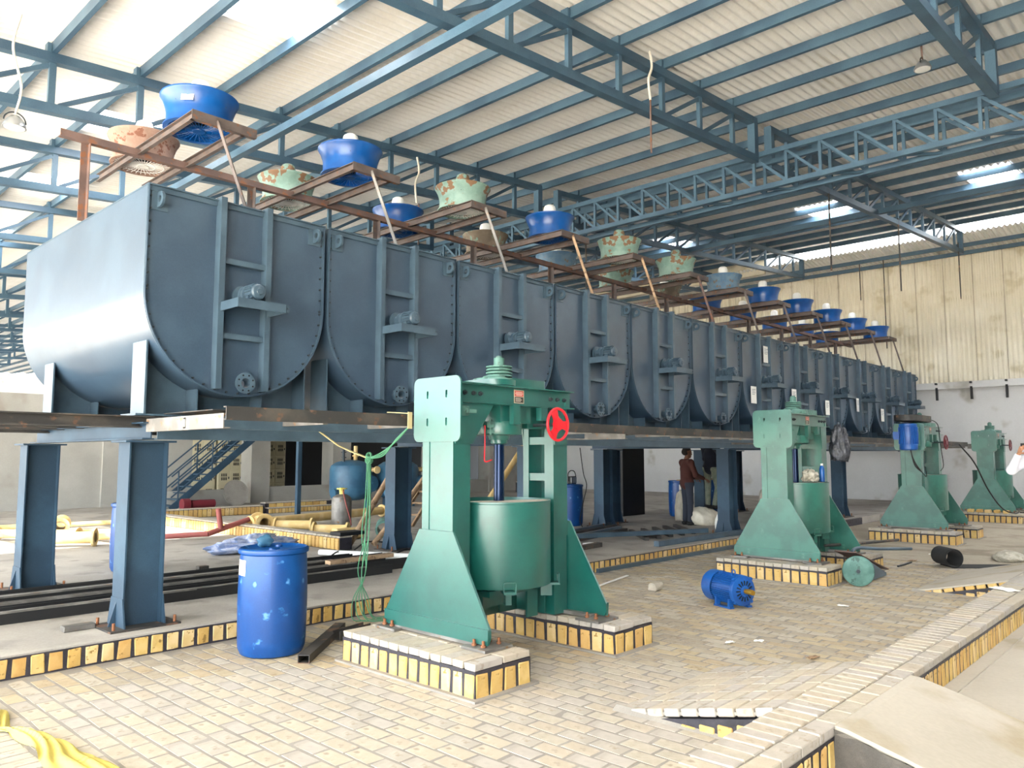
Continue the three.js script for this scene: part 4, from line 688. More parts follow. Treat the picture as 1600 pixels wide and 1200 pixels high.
// ---------- ladder, poles, rope ----------
{
  const a = V(11.0, 0.2, -13.5), b = V(14.8, 3.6, -14.6), t = thing('wooden_ladder', 'old wooden ladder leaning in the dark behind the blue spindle', 'ladder', 11, 0.165, -13.5);
  const o = V(0, -0.13, 0.36), w = V(0.18, 0, 0.3);
  for (const s of [-0.5, 0.5]) obj('rail', beam(w.clone().multiplyScalar(s), b.clone().sub(a).add(w.clone().multiplyScalar(s)), rect(0.05, 0.07)), M.wood, t);
  for (let i = 1; i < 14; i++) { const c = b.clone().sub(a).multiplyScalar(i / 14); obj('ladder_rung', beam(c.clone().add(w.clone().multiplyScalar(-0.55)), c.clone().add(w.clone().multiplyScalar(0.55)), rect(0.05, 0.04)), M.wood, t); }
}
const pole = (label, p, q, r, m = M.wood) => { const mid = p.clone().lerp(q, 0.5); single('pole', label, 'pole', tube([p, mid.clone().add(V(0.03, 0.02, 0.02)), q], r, 12, 10), m, undefined, 0.8); };
pole('longer leaning timber pole in front of the inner column, crossing the green rope', V(7.85, 0.2, -11.1), V(10.5, 2.6, -12.3), 0.055);
pole('shorter timber pole leaning against the inner column', V(8.25, 0.2, -10.95), V(9.6, 1.5, -11.0), 0.05);
pole('pale bamboo pole leaning behind the drum of the nearest mixer', V(9.3, 0.2, -9.95), V(11.1, 1.95, -10.0), 0.055, M.frp);
{
  // strap and rope slung from the walkway corner
  const k = V(5.02, 1.69, -6.76);
  single('strap', 'beige webbing strap slung from the platform to the rope knot', 'strap', [beam(V(4.74, 1.98, -7.28), V(4.86, 1.83, -7.1), rect(0.05, 0.008)), beam(V(4.86, 1.83, -7.1), V(4.93, 1.77, -6.98), rect(0.05, 0.008)), beam(V(4.93, 1.77, -6.98), k, rect(0.05, 0.01)), beam(V(4.62, 2.135, -5.95), V(4.78, 2.125, -5.82), rect(0.04, 0.008)), beam(V(4.8, 2.14, -5.825), V(4.8, 1.98, -5.825), rect(0.05, 0.01), V(0, 0, 1))], M.strap);
  const rope = []; for (let i = 0; i < 6; i++) { const dx = (i - 2.5) * 0.01, dz = 0.012 * ((i * 7) % 5 - 2); rope.push(tube([V(5.02 + dx, 1.69, -6.76), V(5.03 + dx * 0.9, 1.3, -6.77 + dz), V(5.02 + dx * 0.8, 0.85, -6.79 + dz * 2), V(5.0 - dx * 2, 0.5, -6.8 + dz), V(4.97 + dx * 4, 0.22, -6.8), V(5.0 + dx * 5, 0.03, -6.74 + dz * 2), V(5.14 + dx * 6, 0.015, -6.66 + dz * 3)], 0.0055, 60, 6)); }
  for (let i = 0; i < 3; i++) rope.push(tube([V(5.02, 1.69, -6.76), V(4.98, 1.75 - i * 0.015, -6.5 + i * 0.015), V(4.88, 1.87 + i * 0.01, -6.12), V(4.8, 2.0, -5.83)], 0.008, 40, 6));
  for (let i = 0; i < 6; i++) rope.push(new THREE.TorusGeometry(0.035, 0.011, 6, 16).applyMatrix4(M4(5.02, 1.69 + rr(-0.03, 0.03), -6.76, i, i * 1.3, i * 0.7)));
  single('rope', 'green rope knotted under the walkway and hanging in strands to the floor', 'rope', rope, M.rope);
}
// ---------- electric motor on the brick floor ----------
{
  const t = thing('electric_motor', 'bright blue electric motor with brass shaft lying on the brick floor', 'motor', 8.38, 0, -4.36, -1.95);
  const ax = (g) => g.rotateZ(-PI / 2).translate(0, 0.2, 0);          // lathe axis y -> +x
  obj('body', ax(lathe([[0, -0.17], [0.15, -0.17], [0.15, 0.17], [0, 0.17]], 36)), M.motorBlue, t, 0.5);
  const f = []; for (let i = 0; i < 44; i++) f.push(bx(0.32, 0.026, 0.006, 0, 0.16, 0).applyMatrix4(M4(0, 0.2, 0, i / 44 * 2 * PI))); obj('cooling_fins', f, M.motorBlue, t);
  obj('fan_cowl', ax(lathe([[0, -0.35], [0.1, -0.35], [0.165, -0.335], [0.178, -0.31], [0.178, -0.165], [0.17, -0.165], [0.17, -0.3]], 36)), M.motorBlue, t, 0.5);
  const es = obj('end_shield', ax(lathe([[0, 0.24], [0.05, 0.24], [0.055, 0.225], [0.13, 0.215], [0.165, 0.205], [0.172, 0.19], [0.172, 0.16], [0, 0.16]], 36)), M.motorBlue, t, 0.4);
  const rb = []; for (let i = 0; i < 16; i++) rb.push(bx(0.012, 0.05, 0.012, 0.222, 0.09, 0).applyMatrix4(M4(0, 0.2, 0, i / 16 * 2 * PI))); obj('shield_slot', rb, M.black, es);
  const br = []; for (let i = 0; i < 4; i++) br.push(bx(0.03, 0.03, 0.03, 0.185, 0.175, 0).applyMatrix4(M4(0, 0.2, 0, i / 4 * 2 * PI + 0.78))); obj('shield_lug', br, M.motorBlue, es);
  obj('shaft', [cyl(0.028, 0.028, 0.12, 20).rotateZ(-PI / 2).translate(0.3, 0.2, 0), bx(0.08, 0.012, 0.012, 0.31, 0.226, 0)], M.brass, t, 0.5);
  obj('foot', [bx(0.28, 0.02, 0.06, 0.02, 0.01, 0.13), bx(0.28, 0.02, 0.06, 0.02, 0.01, -0.13), bx(0.03, 0.09, 0.06, -0.1, 0.06, 0.12), bx(0.03, 0.09, 0.06, 0.12, 0.06, 0.12), bx(0.03, 0.09, 0.06, -0.1, 0.06, -0.12), bx(0.03, 0.09, 0.06, 0.12, 0.06, -0.12)], M.motorBlue, t);
  obj('lifting_eye', new THREE.TorusGeometry(0.024, 0.007, 8, 20).translate(0.05, 0.39, 0), M.motorBlue, t);
  obj('terminal_lug', [bx(0.03, 0.03, 0.03, 0.1, 0.37, 0.07), bx(0.03, 0.03, 0.03, -0.1, 0.37, 0.07)], M.motorBlue, t);
}
// ---------- loose steel on the floor and slab ----------
const rt = [rect(0.1, 0.1), [rect(0.086, 0.086)]];
single('box_section', 'dark steel box section lying between the blue drum and the nearest plinth', 'steel bar', beam(V(3.66, 0.035, -5.78), V(4.6, 0.035, -6.62), rect(0.1, 0.07), V(0, 1, 0), [rect(0.086, 0.056)]), M.beamDark);
single('box_section', 'short dark box section behind the nearest plinth, by the loose rope end', 'steel bar', beam(V(4.28, 0.05, -5.95), V(4.72, 0.05, -5.82), rect(0.09, 0.09), V(0, 1, 0), [rect(0.075, 0.075)]), M.beamDark);
single('channel_offcut', 'short dark channel offcut lying open side up near the green rope', 'steel bar', beam(V(4.3, 0.05, -6.25), V(4.72, 0.05, -6.35), chan(0.08, 0.1, 0.01), V(1, 0, 0)), M.beamDark);
const bar = (label, p, q, prof, m, g) => single('steel_bar', label, 'steel bar', beam(p, q, prof), m, g);
[[-9.82, 6.9, 0.09], [-9.55, 7.3, 0.09], [-9.3, 7.0, 0.12], [-9.02, 6.4, 0.1], [-8.75, 7.2, 0.12], [-8.5, 6.6, 0.09]].forEach(([z, x1, h], i) => bar(['rearmost dark channel', 'second dark channel from the back', 'third dark channel from the back', 'pale-edged channel in the middle', 'second dark channel from the front', 'frontmost dark channel'][i] + ' in the long bundle behind the blue drum', V(-1.5, 0.165 + h / 2, z + 0.05 * Math.sin(i * 2)), V(x1, 0.165 + h / 2, z + 0.12), chan(0.13, h, 0.012).map(([a, b]) => [b, a]).reverse(), i === 3 ? M.steelRaw : M.black, 'long channels on the slab'));
for (let i = 0; i < 3; i++) bar(['pale flat bar lying along the middle of the channel bundle', 'thin pale bar near the front of the channel bundle', 'thin pale bar near the back of the channel bundle'][i], V(-1, [0.297, 0.275, 0.267][i], [-9.26, -8.47, -9.5][i]), V(6.2, [0.297, 0.275, 0.267][i], [-9.15, -8.38, -9.4][i]), rect(0.05, 0.02), M.steelRaw, 'pale bars in the channel bundle');
single('plank', 'tan wooden plank on the ends of the dark channels by the mixer foot', 'plank', beam(V(6.0, 0.3, -8.95), V(7.1, 0.3, -9.0), rect(0.12, 0.05)), M.wood);
bar('white pipe on the slab just past the ends of the dark channels', V(6.95, 0.215, -10.6), V(7.75, 0.215, -8.75), circ(0, 0, 0.045, 12), M.white);
bar('blue-grey box beam lying along the brick-faced slab edge', V(9.35, 0.03, -7.02), V(14.6, 0.03, -6.98), rect(0.1, 0.06), M.tankTrim);
bar('open-ended grey box beam resting slanted on the slab edge', V(11.5, 0.22, -7.35), V(14.6, 0.22, -7.25), rect(0.1, 0.09), M.tankTrim);
bar('dark channel on the slab right behind the drum of the nearest mixer', V(8.9, 0.2, -7.9), V(10.9, 0.2, -8.1), rect(0.1, 0.08), M.beamDark);
[0, 1, 2, 3].forEach((i) => bar(['first', 'second', 'third', 'fourth'][i] + ' of four long grey slab bars behind the nearest mixer, from the front', V(9.2 + i * 0.2, 0.2, -8.5 - i * 0.28), V(13.4 + i * 0.3, 0.2, -9.3 - i * 0.35), rect(0.09, 0.07), i % 2 ? M.tankTrim : M.beamDark, 'long grey bars on the slab'));
[0, 1, 2, 3, 4].forEach((i) => bar(ORD[i] + ' of five dark bars laid side by side before the workers', V(12.2 + i * 0.42, 0.2, -8.0), V(13.3 + i * 0.42, 0.2, -9.1), rect(0.08, 0.06), M.beamDark, 'dark bars by the workers'));
bar('blue-grey box tube lying across the slab in front of the dark bars', V(10.9, 0.29, -8.8), V(13.6, 0.29, -7.55), rect(0.09, 0.08), M.tankTrim);
single('offcut', 'small white offcut lying alone on the slab before the long bars', 'offcut', cbox(0.2, 0.05, 0.1, 10.9, 0.19, -8.35, 0.006), M.white);
single('offcut', 'pale steel offcut lying at the foot of the nearest column', 'offcut', cbox(0.26, 0.05, 0.1, 2.55, 0.19, -7.7, 0.006), M.steelRaw);
single('offcut', 'small dark steel block on the bright slab behind the channels', 'offcut', cbox(0.14, 0.07, 0.1, 4.95, 0.2, -10.35, 0.006), M.beamDark);
single('white_strip', 'thin white strip lying on the dusty bricks right of the rear plinth leg'.replace('right of', 'past'), 'strip', beam(V(8.1, 0.01, -6.2), V(9.4, 0.01, -6.5), rect(0.04, 0.01)), M.white);
// long flat bars sticking out by the second mixer, and the green disc roller
{
  const t = thing('disc_roller', 'worn green steel disc on a bar leaning by the second mixer plinth', 'roller', 10.75, 0.2, -3.76, -1.23);
  obj('disc', [lathe([[0, -0.03], [0.17, -0.03], [0.193, -0.022], [0.2, 0], [0.193, 0.022], [0.17, 0.03], [0, 0.03]], 44).rotateX(PI / 2)], M.greenGrey, t, 0.5);
  obj('hub', cyl(0.025, 0.025, 0.09, 16).rotateX(PI / 2), M.bolt, t);
  obj('axle_bar', cyl(0.02, 0.02, 0.7, 12).rotateX(PI / 2).translate(0, 0, -0.38), M.bolt, t);
}
const bt = (label, pts, r, m) => single('bent_tube', label, 'tube', tube(pts, r, 50, 8), m, undefined, 0.9);
bt('bent grey tube leaning on the second mixer rear plinth, its end pointing to the wall', [V(11.6, 0.05, -4.1), V(11.65, 0.3, -4.15), V(11.75, 0.37, -4.15), V(12.2, 0.35, -3.95), V(13.0, 0.3, -3.75)], 0.024, M.tankTrim);
bt('dark straight tube lying just behind the bent grey tube', [V(11.8, 0.38, -4.6), V(12.6, 0.36, -4.4), V(13.9, 0.33, -4.2)], 0.022, M.beamDark);
single('chute_plate', 'slanting rust brown steel plate under the drum of the second mixer', 'plate', [beam(V(10.92, 0.42, -3.98), V(11.95, 0.1, -3.9), rect(0.3, 0.012))], M.rust);
single('side_plate', 'dark blue-grey steel plate propped beside the second mixer foot', 'plate', [ext([[0, 0], [0.9, 0], [0.9, 0.04], [0, 0.34]], 0.012).translate(10.98, 0.02, -3.78)], M.tankTrim);
// roll of roofing felt, clear film, small litter
{
  const t = thing('felt_roll', 'half-unrolled roll of dark roofing felt on the dusty floor', 'felt roll', 13.75, 0, -3.55, -0.85);
  const sp = []; for (let i = 0; i <= 60; i++) { const a = i / 60 * 4 * PI, r = 0.15 - i / 60 * 0.035; sp.push([r * Math.cos(a - PI / 2), 0.155 + r * Math.sin(a - PI / 2)]); }
  const th = sp.map(([x, y], i) => { const c = 0.155, d = Math.hypot(x, y - c); return [x * (d - 0.006) / d, c + (y - c) * (d - 0.006) / d]; }).reverse();
  obj('coil', ext([...sp, ...th], 0.42), M.rubber, t, 0.6);
  obj('unrolled_strip', bx(1.9, 0.008, 0.42, 0.95, 0.006, 0.21), M.rubber, t);
  single('short_rod', 'short dark rod lying on the floor beside the felt roll', 'rod', rod(V(13.0, 0.014, -3.95), V(13.5, 0.03, -3.9), 0.014), M.bolt);
}
function crumple(w, h, d, x, y, z, s, sharp = 0.1, n = 24) { const g = new THREE.SphereGeometry(1, n * 2, n), p = g.attributes.position; for (let i = 0; i < p.count; i++) { const a = p.getX(i), b = p.getY(i), c = p.getZ(i), f1 = fbm((a + 1) / 2, (b + c + 2) / 4, 5, 3, s), f2 = Math.abs(fbm((a + 2) / 3, (c - b + 3) / 5, 9, 3, s + 5) - 0.5) * 2, k = 0.72 + 0.45 * f1 - sharp * f2; p.setXYZ(i, a * w / 2 * k, Math.max(-0.5, b) * h * 0.66 * k + h * 0.33, c * d / 2 * k); } const m = mergeVertices(g, 1e-4); m.computeVertexNormals(); return m.translate(x, y, z); }
const lump = (name, label, cat, dims, m, s, group, sharp) => single(name, label, cat, crumple(...dims, s, sharp), m, group);
lump('clear_film', 'crumpled clear plastic film lying behind the unrolled felt', 'film', [0.9, 0.16, 0.5, 15.1, 0.0, -2.85], M.clearBag, 3);
single('stone', 'lone broken pale brick lying on the floor past the nearest mixer', 'brick', cbox(0.21, 0.1, 0.11, 8.65, 0.05, -5.55, 0.02, 0.012), brickTones[0]);
const scr = (label, x, z, w, d, m = M.paper, y = 0.006) => single('paper_scrap', label, 'scrap', (() => { const g = new THREE.BoxGeometry(w, 0.006, d, 4, 1, 4), p = g.attributes.position; for (let i = 0; i < p.count; i++) p.setY(i, p.getY(i) + y + 0.014 * hash(Math.round(p.getX(i) * 90), Math.round(p.getZ(i) * 90), 5)); g.computeVertexNormals(); return g.rotateY(x * 7).translate(x, 0, z); })(), m);
scr('flat white paper scrap lying on the kerb top by the cement ramp', 10.0, -1.95, 0.28, 0.16, M.paper, 0.262);
scr('small pale chip on the floor, first past the blue motor', 9.2, -3.4, 0.12, 0.06);
scr('pair of pale chips in the bright middle of the brick floor, nearer one', 6.72, -3.52, 0.09, 0.05);
scr('pale chip beside another in the bright middle of the brick floor', 6.95, -3.35, 0.08, 0.05);
scr('curled tan chip lying near the brick ramp', 6.7, -2.75, 0.12, 0.06, M.wood);
scr('pinkish chip on the dusty floor before the third mixer plinth', 13.9, -4.0, 0.14, 0.1, M.wood);
scr('tiny white scrap in front of the third mixer plinth', 15.0, -4.0, 0.08, 0.06);
// ---------- yellow woven sack strip in the near corner ----------
{
  const cv = document.createElement('canvas'); cv.width = 256; cv.height = 512; const c = cv.getContext('2d'); c.fillStyle = '#c4b45c'; c.fillRect(0, 0, 256, 512);
  c.fillStyle = '#a89a4a'; for (let i = 0; i < 14; i++) c.fillRect(70, 60 + i * 16, 120 - (i * 37 % 40), 4); c.fillRect(90, 330, 70, 10); c.fillRect(90, 350, 100, 8);
  const tx = new THREE.CanvasTexture(cv); tx.colorSpace = THREE.SRGBColorSpace; const m = new THREE.MeshStandardMaterial({ map: tx, roughness: 0.6, side: THREE.DoubleSide });
  const A = V(1.44, 0, -6.4), B = V(1.7, 0, -4.4), n = 40, k = 12, pos = [], uv = [], idx = [];
  for (let i = 0; i <= n; i++) for (let j = 0; j <= k; j++) {
    const s = i / n, w = 0.14 * (0.75 + 0.3 * Math.sin(s * 9 + 1) - 0.45 * Math.exp(-((s - 0.36) ** 2) / 0.002)), u = j / k - 0.5, c0 = A.clone().lerp(B, s);
    pos.push(c0.x + u * w * 1.6 + 0.03 * Math.sin(s * 14), 0.012 + 0.05 * (1 - 4 * u * u) * (0.6 + 0.4 * Math.sin(s * 17)) + 0.012 * Math.sin(u * 20 + s * 30), c0.z + u * w * 0.2); uv.push(0.5 + u, s * 1.6);
  }
  for (let i = 0; i < n; i++) for (let j = 0; j < k; j++) { const a = i * (k + 1) + j, b = a + k + 1; idx.push(a, b, a + 1, b, b + 1, a + 1); }
  tx.wrapT = THREE.RepeatWrapping;
  const g = new THREE.BufferGeometry(); g.setAttribute('position', new THREE.Float32BufferAttribute(pos, 3)); g.setAttribute('uv', new THREE.Float32BufferAttribute(uv, 2)); g.setIndex(idx); g.computeVertexNormals();
  tag(mk(numbered('yellow_sack'), g, m, scene), 'crumpled yellow plastic sack with printed lines lying on the near brick border', 'sack');
}
// ---------- pale flanged pipes, red pipe and sheet on the rear slab ----------
function flangedPipe(label, x, z, len, r, turn, y = 0) {
  const t = thing('flanged_pipe', label, 'pipe', x, 0.165 + y, z, turn, 'yellow flanged pipes on the rear slab');
  const a = (g) => g.rotateZ(PI / 2).translate(0, r * 1.55, 0);
  obj('tube', a(lathe([[r * 0.82, -len / 2], [r, -len / 2], [r, len / 2], [r * 0.82, len / 2], [r * 0.82, -len / 2]], 22)), M.frp, t, 0.5);
  for (const s of [-1, 1]) obj('flange', a(lathe([[r * 0.82, -0.02], [r * 1.55, -0.02], [r * 1.55, 0.02], [r * 0.82, 0.02], [r * 0.82, -0.02]], 22).translate(0, s * (len / 2 - 0.02), 0)), M.frp, t, 0.5);
  return t;
}
const fpL = ['short wide yellow pipe facing the camera with an open flange, frontmost of the heap', 'yellow pipe with a dark open end at the back of the heap', 'yellow pipe lying crosswise in the middle of the heap', 'thin yellow pipe lying at the front edge of the heap', 'thin long yellow pipe sticking out behind the heap', 'yellow flanged elbow piece standing up in the heap', 'pale yellow pipe lying half behind the nearest column'];
[[4.62, -14.75, 0.95, 0.1, -0.62], [5.35, -17.4, 0.9, 0.11, -1.9], [5.3, -15.9, 1.4, 0.07, -0.5], [5.3, -15.3, 1.7, 0.05, -0.75], [5.6, -18.6, 3.4, 0.05, -0.2], [6.2, -16.4, 0.7, 0.11, 1.2], [4.6, -16.2, 1.6, 0.08, -0.9]].forEach(([x, z, l, r, a], i) => flangedPipe(fpL[i], x, z, l, r, a, i === 5 ? 0.12 : 0));
flangedPipe('long yellow pipe lying behind the brick kerb, by the gas cylinder', 10.3, -15.6, 4.4, 0.1, 0.25);
flangedPipe('yellow flanged stub standing tilted behind the brick kerb', 8.35, -14.9, 0.6, 0.12, 1.3, 0);
flangedPipe('yellow flanged stub pointing away, next to the tilted stub', 8.75, -14.3, 0.8, 0.09, -0.9);
flangedPipe('yellow flanged stub at the end of the brick kerb', 8.7, -12.9, 0.7, 0.09, -0.9);
single('red_pipe', 'dull red pipe with a branch, lying over the pale brick kerb', 'pipe', [rod(V(5.9, 0.22, -14.75), V(6.87, 0.26, -14.2), 0.05), rod(V(6.87, 0.26, -14.2), V(7.72, 0.48, -14.25), 0.05), rod(V(7.12, 0.34, -14.2), V(7.06, 0.72, -14.2), 0.05)], M.redPipe);
lump('plastic_sheet', 'crumpled blue and white plastic sheet in front of the brick kerb', 'sheet', [1.7, 0.3, 0.8, 6.5, 0.165, -11.8], M.blueSheet, 9, undefined, 0.9);
single('timber_block', 'short ochre timber block lying near the foot of the poles', 'timber', cbox(0.6, 0.2, 0.2, 8.6, 0.28, -12.2, 0.02).rotateY(0), M.frp);
single('dark_plank', 'dark plank laid on the end of the pale brick kerb', 'plank', cbox(0.5, 0.06, 0.3, 7.75, 0.43, -11.0, 0.01), M.black);
single('clay_pipe', 'grey-green pipe section lying behind the inner column foot', 'pipe', lathe([[0.12, 0], [0.16, 0], [0.16, 0.9], [0.12, 0.9], [0.12, 0]], 22).rotateZ(-PI / 2).rotateY(0.9).translate(9.2, 0.33, -11.9), M.greenGrey, undefined, 0.5);
single('round_lid', 'grey round lid leaning on the low plastered wall', 'lid', cyl(0.42, 0.42, 0.03, 36).rotateX(PI / 2 - 0.25).translate(12.1, 0.55, -23.2), M.concrete, undefined, 0.5);
single('pump', 'small dark pump with a red end lying at the low wall', 'pump', [cyl(0.12, 0.12, 0.7, 18).rotateZ(PI / 2).translate(10.4, 0.34, -21.9), cyl(0.17, 0.17, 0.2, 18).rotateZ(PI / 2).translate(9.9, 0.34, -21.9)], M.darkRed, undefined, 0.5);
for (let i = 0; i < 3; i++) bt(['tangle of thin dark wire at the end of the brick kerb', 'loop of dark wire near the channel bundle', 'thin dark twigs of wire on the bright slab'][i], [V([7.6, 6.6, 3.7][i], 0.19, [-10.6, -9.9, -9.9][i]), V([8.2, 7.2, 3.9][i], 0.25, [-11.0, -10.3, -10.1][i]), V([8.8, 7.6, 4.2][i], 0.18, [-10.9, -9.8, -9.95][i]), V([9.3, 8.3, 4.3][i], 0.19, [-11.2, -10.1, -10.2][i])], 0.012, M.cable);
// ---------- sacks near the workers ----------
lump('white_sack', 'bulging white sack that the jeans worker stands on', 'sack', [1.0, 0.42, 0.7, 16.0, 0.165, -8.95], M.bag, 21, 'white sacks');
lump('white_sack', 'upright slim white sack behind the dark clothed worker', 'sack', [0.32, 0.72, 0.3, 16.5, 0.165, -9.85], M.bag, 22, 'white sacks');
lump('white_sack', 'small bright white sack leaning on the front column', 'sack', [0.25, 0.4, 0.25, 14.9, 0.165, -7.95], M.paper, 23, 'white sacks');
lump('white_sack', 'tall pale sack between the front column and the second mixer', 'sack', [0.7, 1.0, 0.5, 17.6, 0.165, -8.1], M.bag, 24, 'white sacks');
lump('black_bag', 'shiny black plastic bag hung on the beam end of the second mixer', 'bag', [0.36, 0.6, 0.34, 12.05, 1.62, -4.42], M.plasticBag, 31, undefined, 0.7);
lump('clear_bag', 'crumpled clear bag on the drum lid of the second mixer', 'bag', [0.36, 0.2, 0.26, 11.5, 1.335, -4.66], M.clearBag, 33, undefined, 0.6);
{
  const t = thing('bottle', 'bright blue bottle with white cap on the second mixer drum', 'bottle', 11.67, 1.333, -4.55);
  obj('body', lathe([[0, 0], [0.036, 0], [0.038, 0.01], [0.038, 0.19], [0.03, 0.22], [0.018, 0.24], [0, 0.24]], 20), M.fanBlue, t, 0.6); obj('cap', cyl(0.02, 0.018, 0.03, 16).translate(0, 0.255, 0), M.white, t);
}
for (let i = 0; i < 5; i++) single('brick_piece', ['broken brick piece', 'flat brick piece', 'small brick piece', 'tilted brick piece', 'wide brick piece'][i] + ' lying on the last mixer plinth', 'brick', cbox(0.2, 0.08, 0.12, 23.1 + 0.12, 0.29, -4.4 - i * 0.2, 0.012, 0.01), faceTones[i % 4]);
bt('long black cable drooping from the third mixer wheel to the last plinth', [V(18.55, 1.95, -4.3), V(19.2, 1.6, -4.2), V(20.2, 0.95, -4.15), V(21.2, 0.5, -4.1), V(22.6, 0.3, -4.1), V(23.3, 0.28, -4.15)], 0.015, M.cable);
single('far_rail', 'grey rail end jutting out past the last tank below the platform', 'rail', beam(V(26.4, 2.0, -5.85), V(28.6, 2.0, -5.6), rect(0.12, 0.14)), M.steelRaw);
// ---------- hanging lamps and wires ----------
function pendant(label, x, y, z, top, cord) {
  const t = thing('pendant_lamp', label, 'lamp', x, y, z);
  obj('shade', lathe([[0.02, 0.14], [0.05, 0.13], [0.09, 0.08], [0.12, 0.02], [0.12, 0], [0.11, 0.0], [0.08, 0.07], [0.02, 0.11]], 28), M.chrome, t, 0.6); obj('lens', cyl(0.105, 0.105, 0.012, 28).translate(0, 0.004, 0), M.white, t); obj('yoke', new THREE.TorusGeometry(0.11, 0.008, 6, 20, PI).translate(0, 0.07, 0), M.bolt, t);
  obj('cord', cord === 'rod' ? rod(V(0, 0.17, 0), V(-0.05, top, 0), 0.014) : tube([V(0, 0.15, 0), V(0.04, top * 0.35, 0.02), V(-0.06, top * 0.7, 0.0), V(0.0, top, 0)], 0.014, 40, 6), cord === 'rod' ? M.rust : M.whiteCable, t);
}
pendant('small chrome lamp on a white cord near the tank end', 2.35, 5.42, -9.9, 1.35);
pendant('white round lamp on a rusty rod under the highest truss', 12.2, 7.42, -3.05, 0.95, 'rod');
const wire = (label, x, z, y0, y1, m, w = 0.02) => single('hanging_wire', label, 'wire', [tube([V(x, y1, z), V(x + 0.05, y1 - (y1 - y0) * 0.3, z), V(x - 0.04, y1 - (y1 - y0) * 0.6, z), V(x, y0, z)], w, 40, 6)], m);
wire('white cord looped down the truss above the middle of the tanks', 9.35, -5.95, 6.9, 7.65, M.whiteCable);
single('hanging_rod', 'short rusty rod hanging under the truss in line with the white cord', 'rod', rod(V(9.35, 6.1, -5.95), V(9.35, 6.9, -5.95), 0.014), M.rust);
wire('white cord on the rear truss, above the green fan of the third tank', 9.25, -11.1, 6.5, 7.4, M.whiteCable);
single('hanging_rod', 'rusty rod below the rear truss cord, next to the green fan', 'rod', rod(V(9.3, 5.7, -11.1), V(9.3, 6.5, -11.1), 0.014), M.rust);
[[16.3, -6.0, 5.6, 7.3, 'dark rod hanging from the far bay truss just past the lattice girder'], [21.0, -6.0, 5.9, 7.8, 'dark rod hanging mid way along the far bay truss'], [27.0, -6.0, 6.6, 8.4, 'dark rod hanging near the end of the far bay truss'], [28.2, -8.6, 5.4, 8.52, 'dark rod with a small lamp hanging before the corrugated wall'], [28.2, -9.4, 7.2, 8.5, 'short dark rod hanging before the corrugated wall'], [14.5, -11.1, 5.6, 7.2, 'dark rod hanging among the fans from the second truss of the far bay']].forEach(([x, z, a, b, l]) => single('hanging_rod', l, 'rod', rod(V(x, a, z), V(x, b, z), 0.018), M.beamDark));
// ---------- people ----------
function blob(bones, cell, k) {                         // bones: [a, b, ra, rb]; a smooth union of tapered capsules, meshed
  const lo = V(1e9, 1e9, 1e9), hi = V(-1e9, -1e9, -1e9);
  for (const [a, b, r, s] of bones) { const m = Math.max(r, s) + k + cell * 2; for (const p of [a, b]) { lo.min(p.clone().addScalar(-m)); hi.max(p.clone().addScalar(m)); } }
  const size = hi.clone().sub(lo), L = Math.max(size.x, size.y, size.z), res = Math.min(150, Math.ceil(L / cell)), mc = new MarchingCubes(res, new THREE.MeshBasicMaterial(), false, false, 400000);
  const c = lo.clone().add(hi).multiplyScalar(0.5), h = L / 2, n = res;
  const bb = bones.map(([a, b, ra, rb]) => ({ a, d: b.clone().sub(a), ra, rb, l2: Math.max(1e-9, b.distanceToSquared(a)) }));
  const q = V();
  for (let z = 0; z < n; z++) for (let y = 0; y < n; y++) for (let x = 0; x < n; x++) {
    q.set(c.x + (x - n / 2) / (n / 2) * h, c.y + (y - n / 2) / (n / 2) * h, c.z + (z - n / 2) / (n / 2) * h);
    let dmin = 1e9;
    for (const B of bb) {
      const px = q.x - B.a.x, py = q.y - B.a.y, pz = q.z - B.a.z, t = Math.max(0, Math.min(1, (px * B.d.x + py * B.d.y + pz * B.d.z) / B.l2));
      const d = Math.hypot(px - B.d.x * t, py - B.d.y * t, pz - B.d.z * t) - (B.ra + (B.rb - B.ra) * t);
      if (dmin > 1e8) dmin = d; else { const hh = Math.max(0, Math.min(1, 0.5 + 0.5 * (dmin - d) / k)); dmin = dmin * (1 - hh) + d * hh - k * hh * (1 - hh); }
    }
    mc.field[x + y * n + z * n * n] = -dmin;
  }
  mc.isolation = 0; mc.update();
  const cnt = mc.count, pos = new Float32Array(mc.positionArray.slice(0, cnt * 3)), nor = new Float32Array(mc.normalArray.slice(0, cnt * 3));
  for (let i = 0; i < cnt; i++) { pos[i * 3] = c.x + pos[i * 3] * h; pos[i * 3 + 1] = c.y + pos[i * 3 + 1] * h; pos[i * 3 + 2] = c.z + pos[i * 3 + 2] * h; }
  let g = new THREE.BufferGeometry(); g.setAttribute('position', new THREE.BufferAttribute(pos, 3)); g = mergeVertices(g, 1e-4); g.computeVertexNormals();
  const a = g.index.array, P = g.attributes.position, u = V(), v = V(), w = V(); let vol = 0;
  for (let i = 0; i < a.length; i += 3) { u.fromBufferAttribute(P, a[i]); v.fromBufferAttribute(P, a[i + 1]); w.fromBufferAttribute(P, a[i + 2]); vol += u.dot(v.cross(w)); }
  if (vol < 0) { for (let i = 0; i < a.length; i += 3) { const s = a[i]; a[i] = a[i + 1]; a[i + 1] = s; } g.computeVertexNormals(); }
  return g;
}
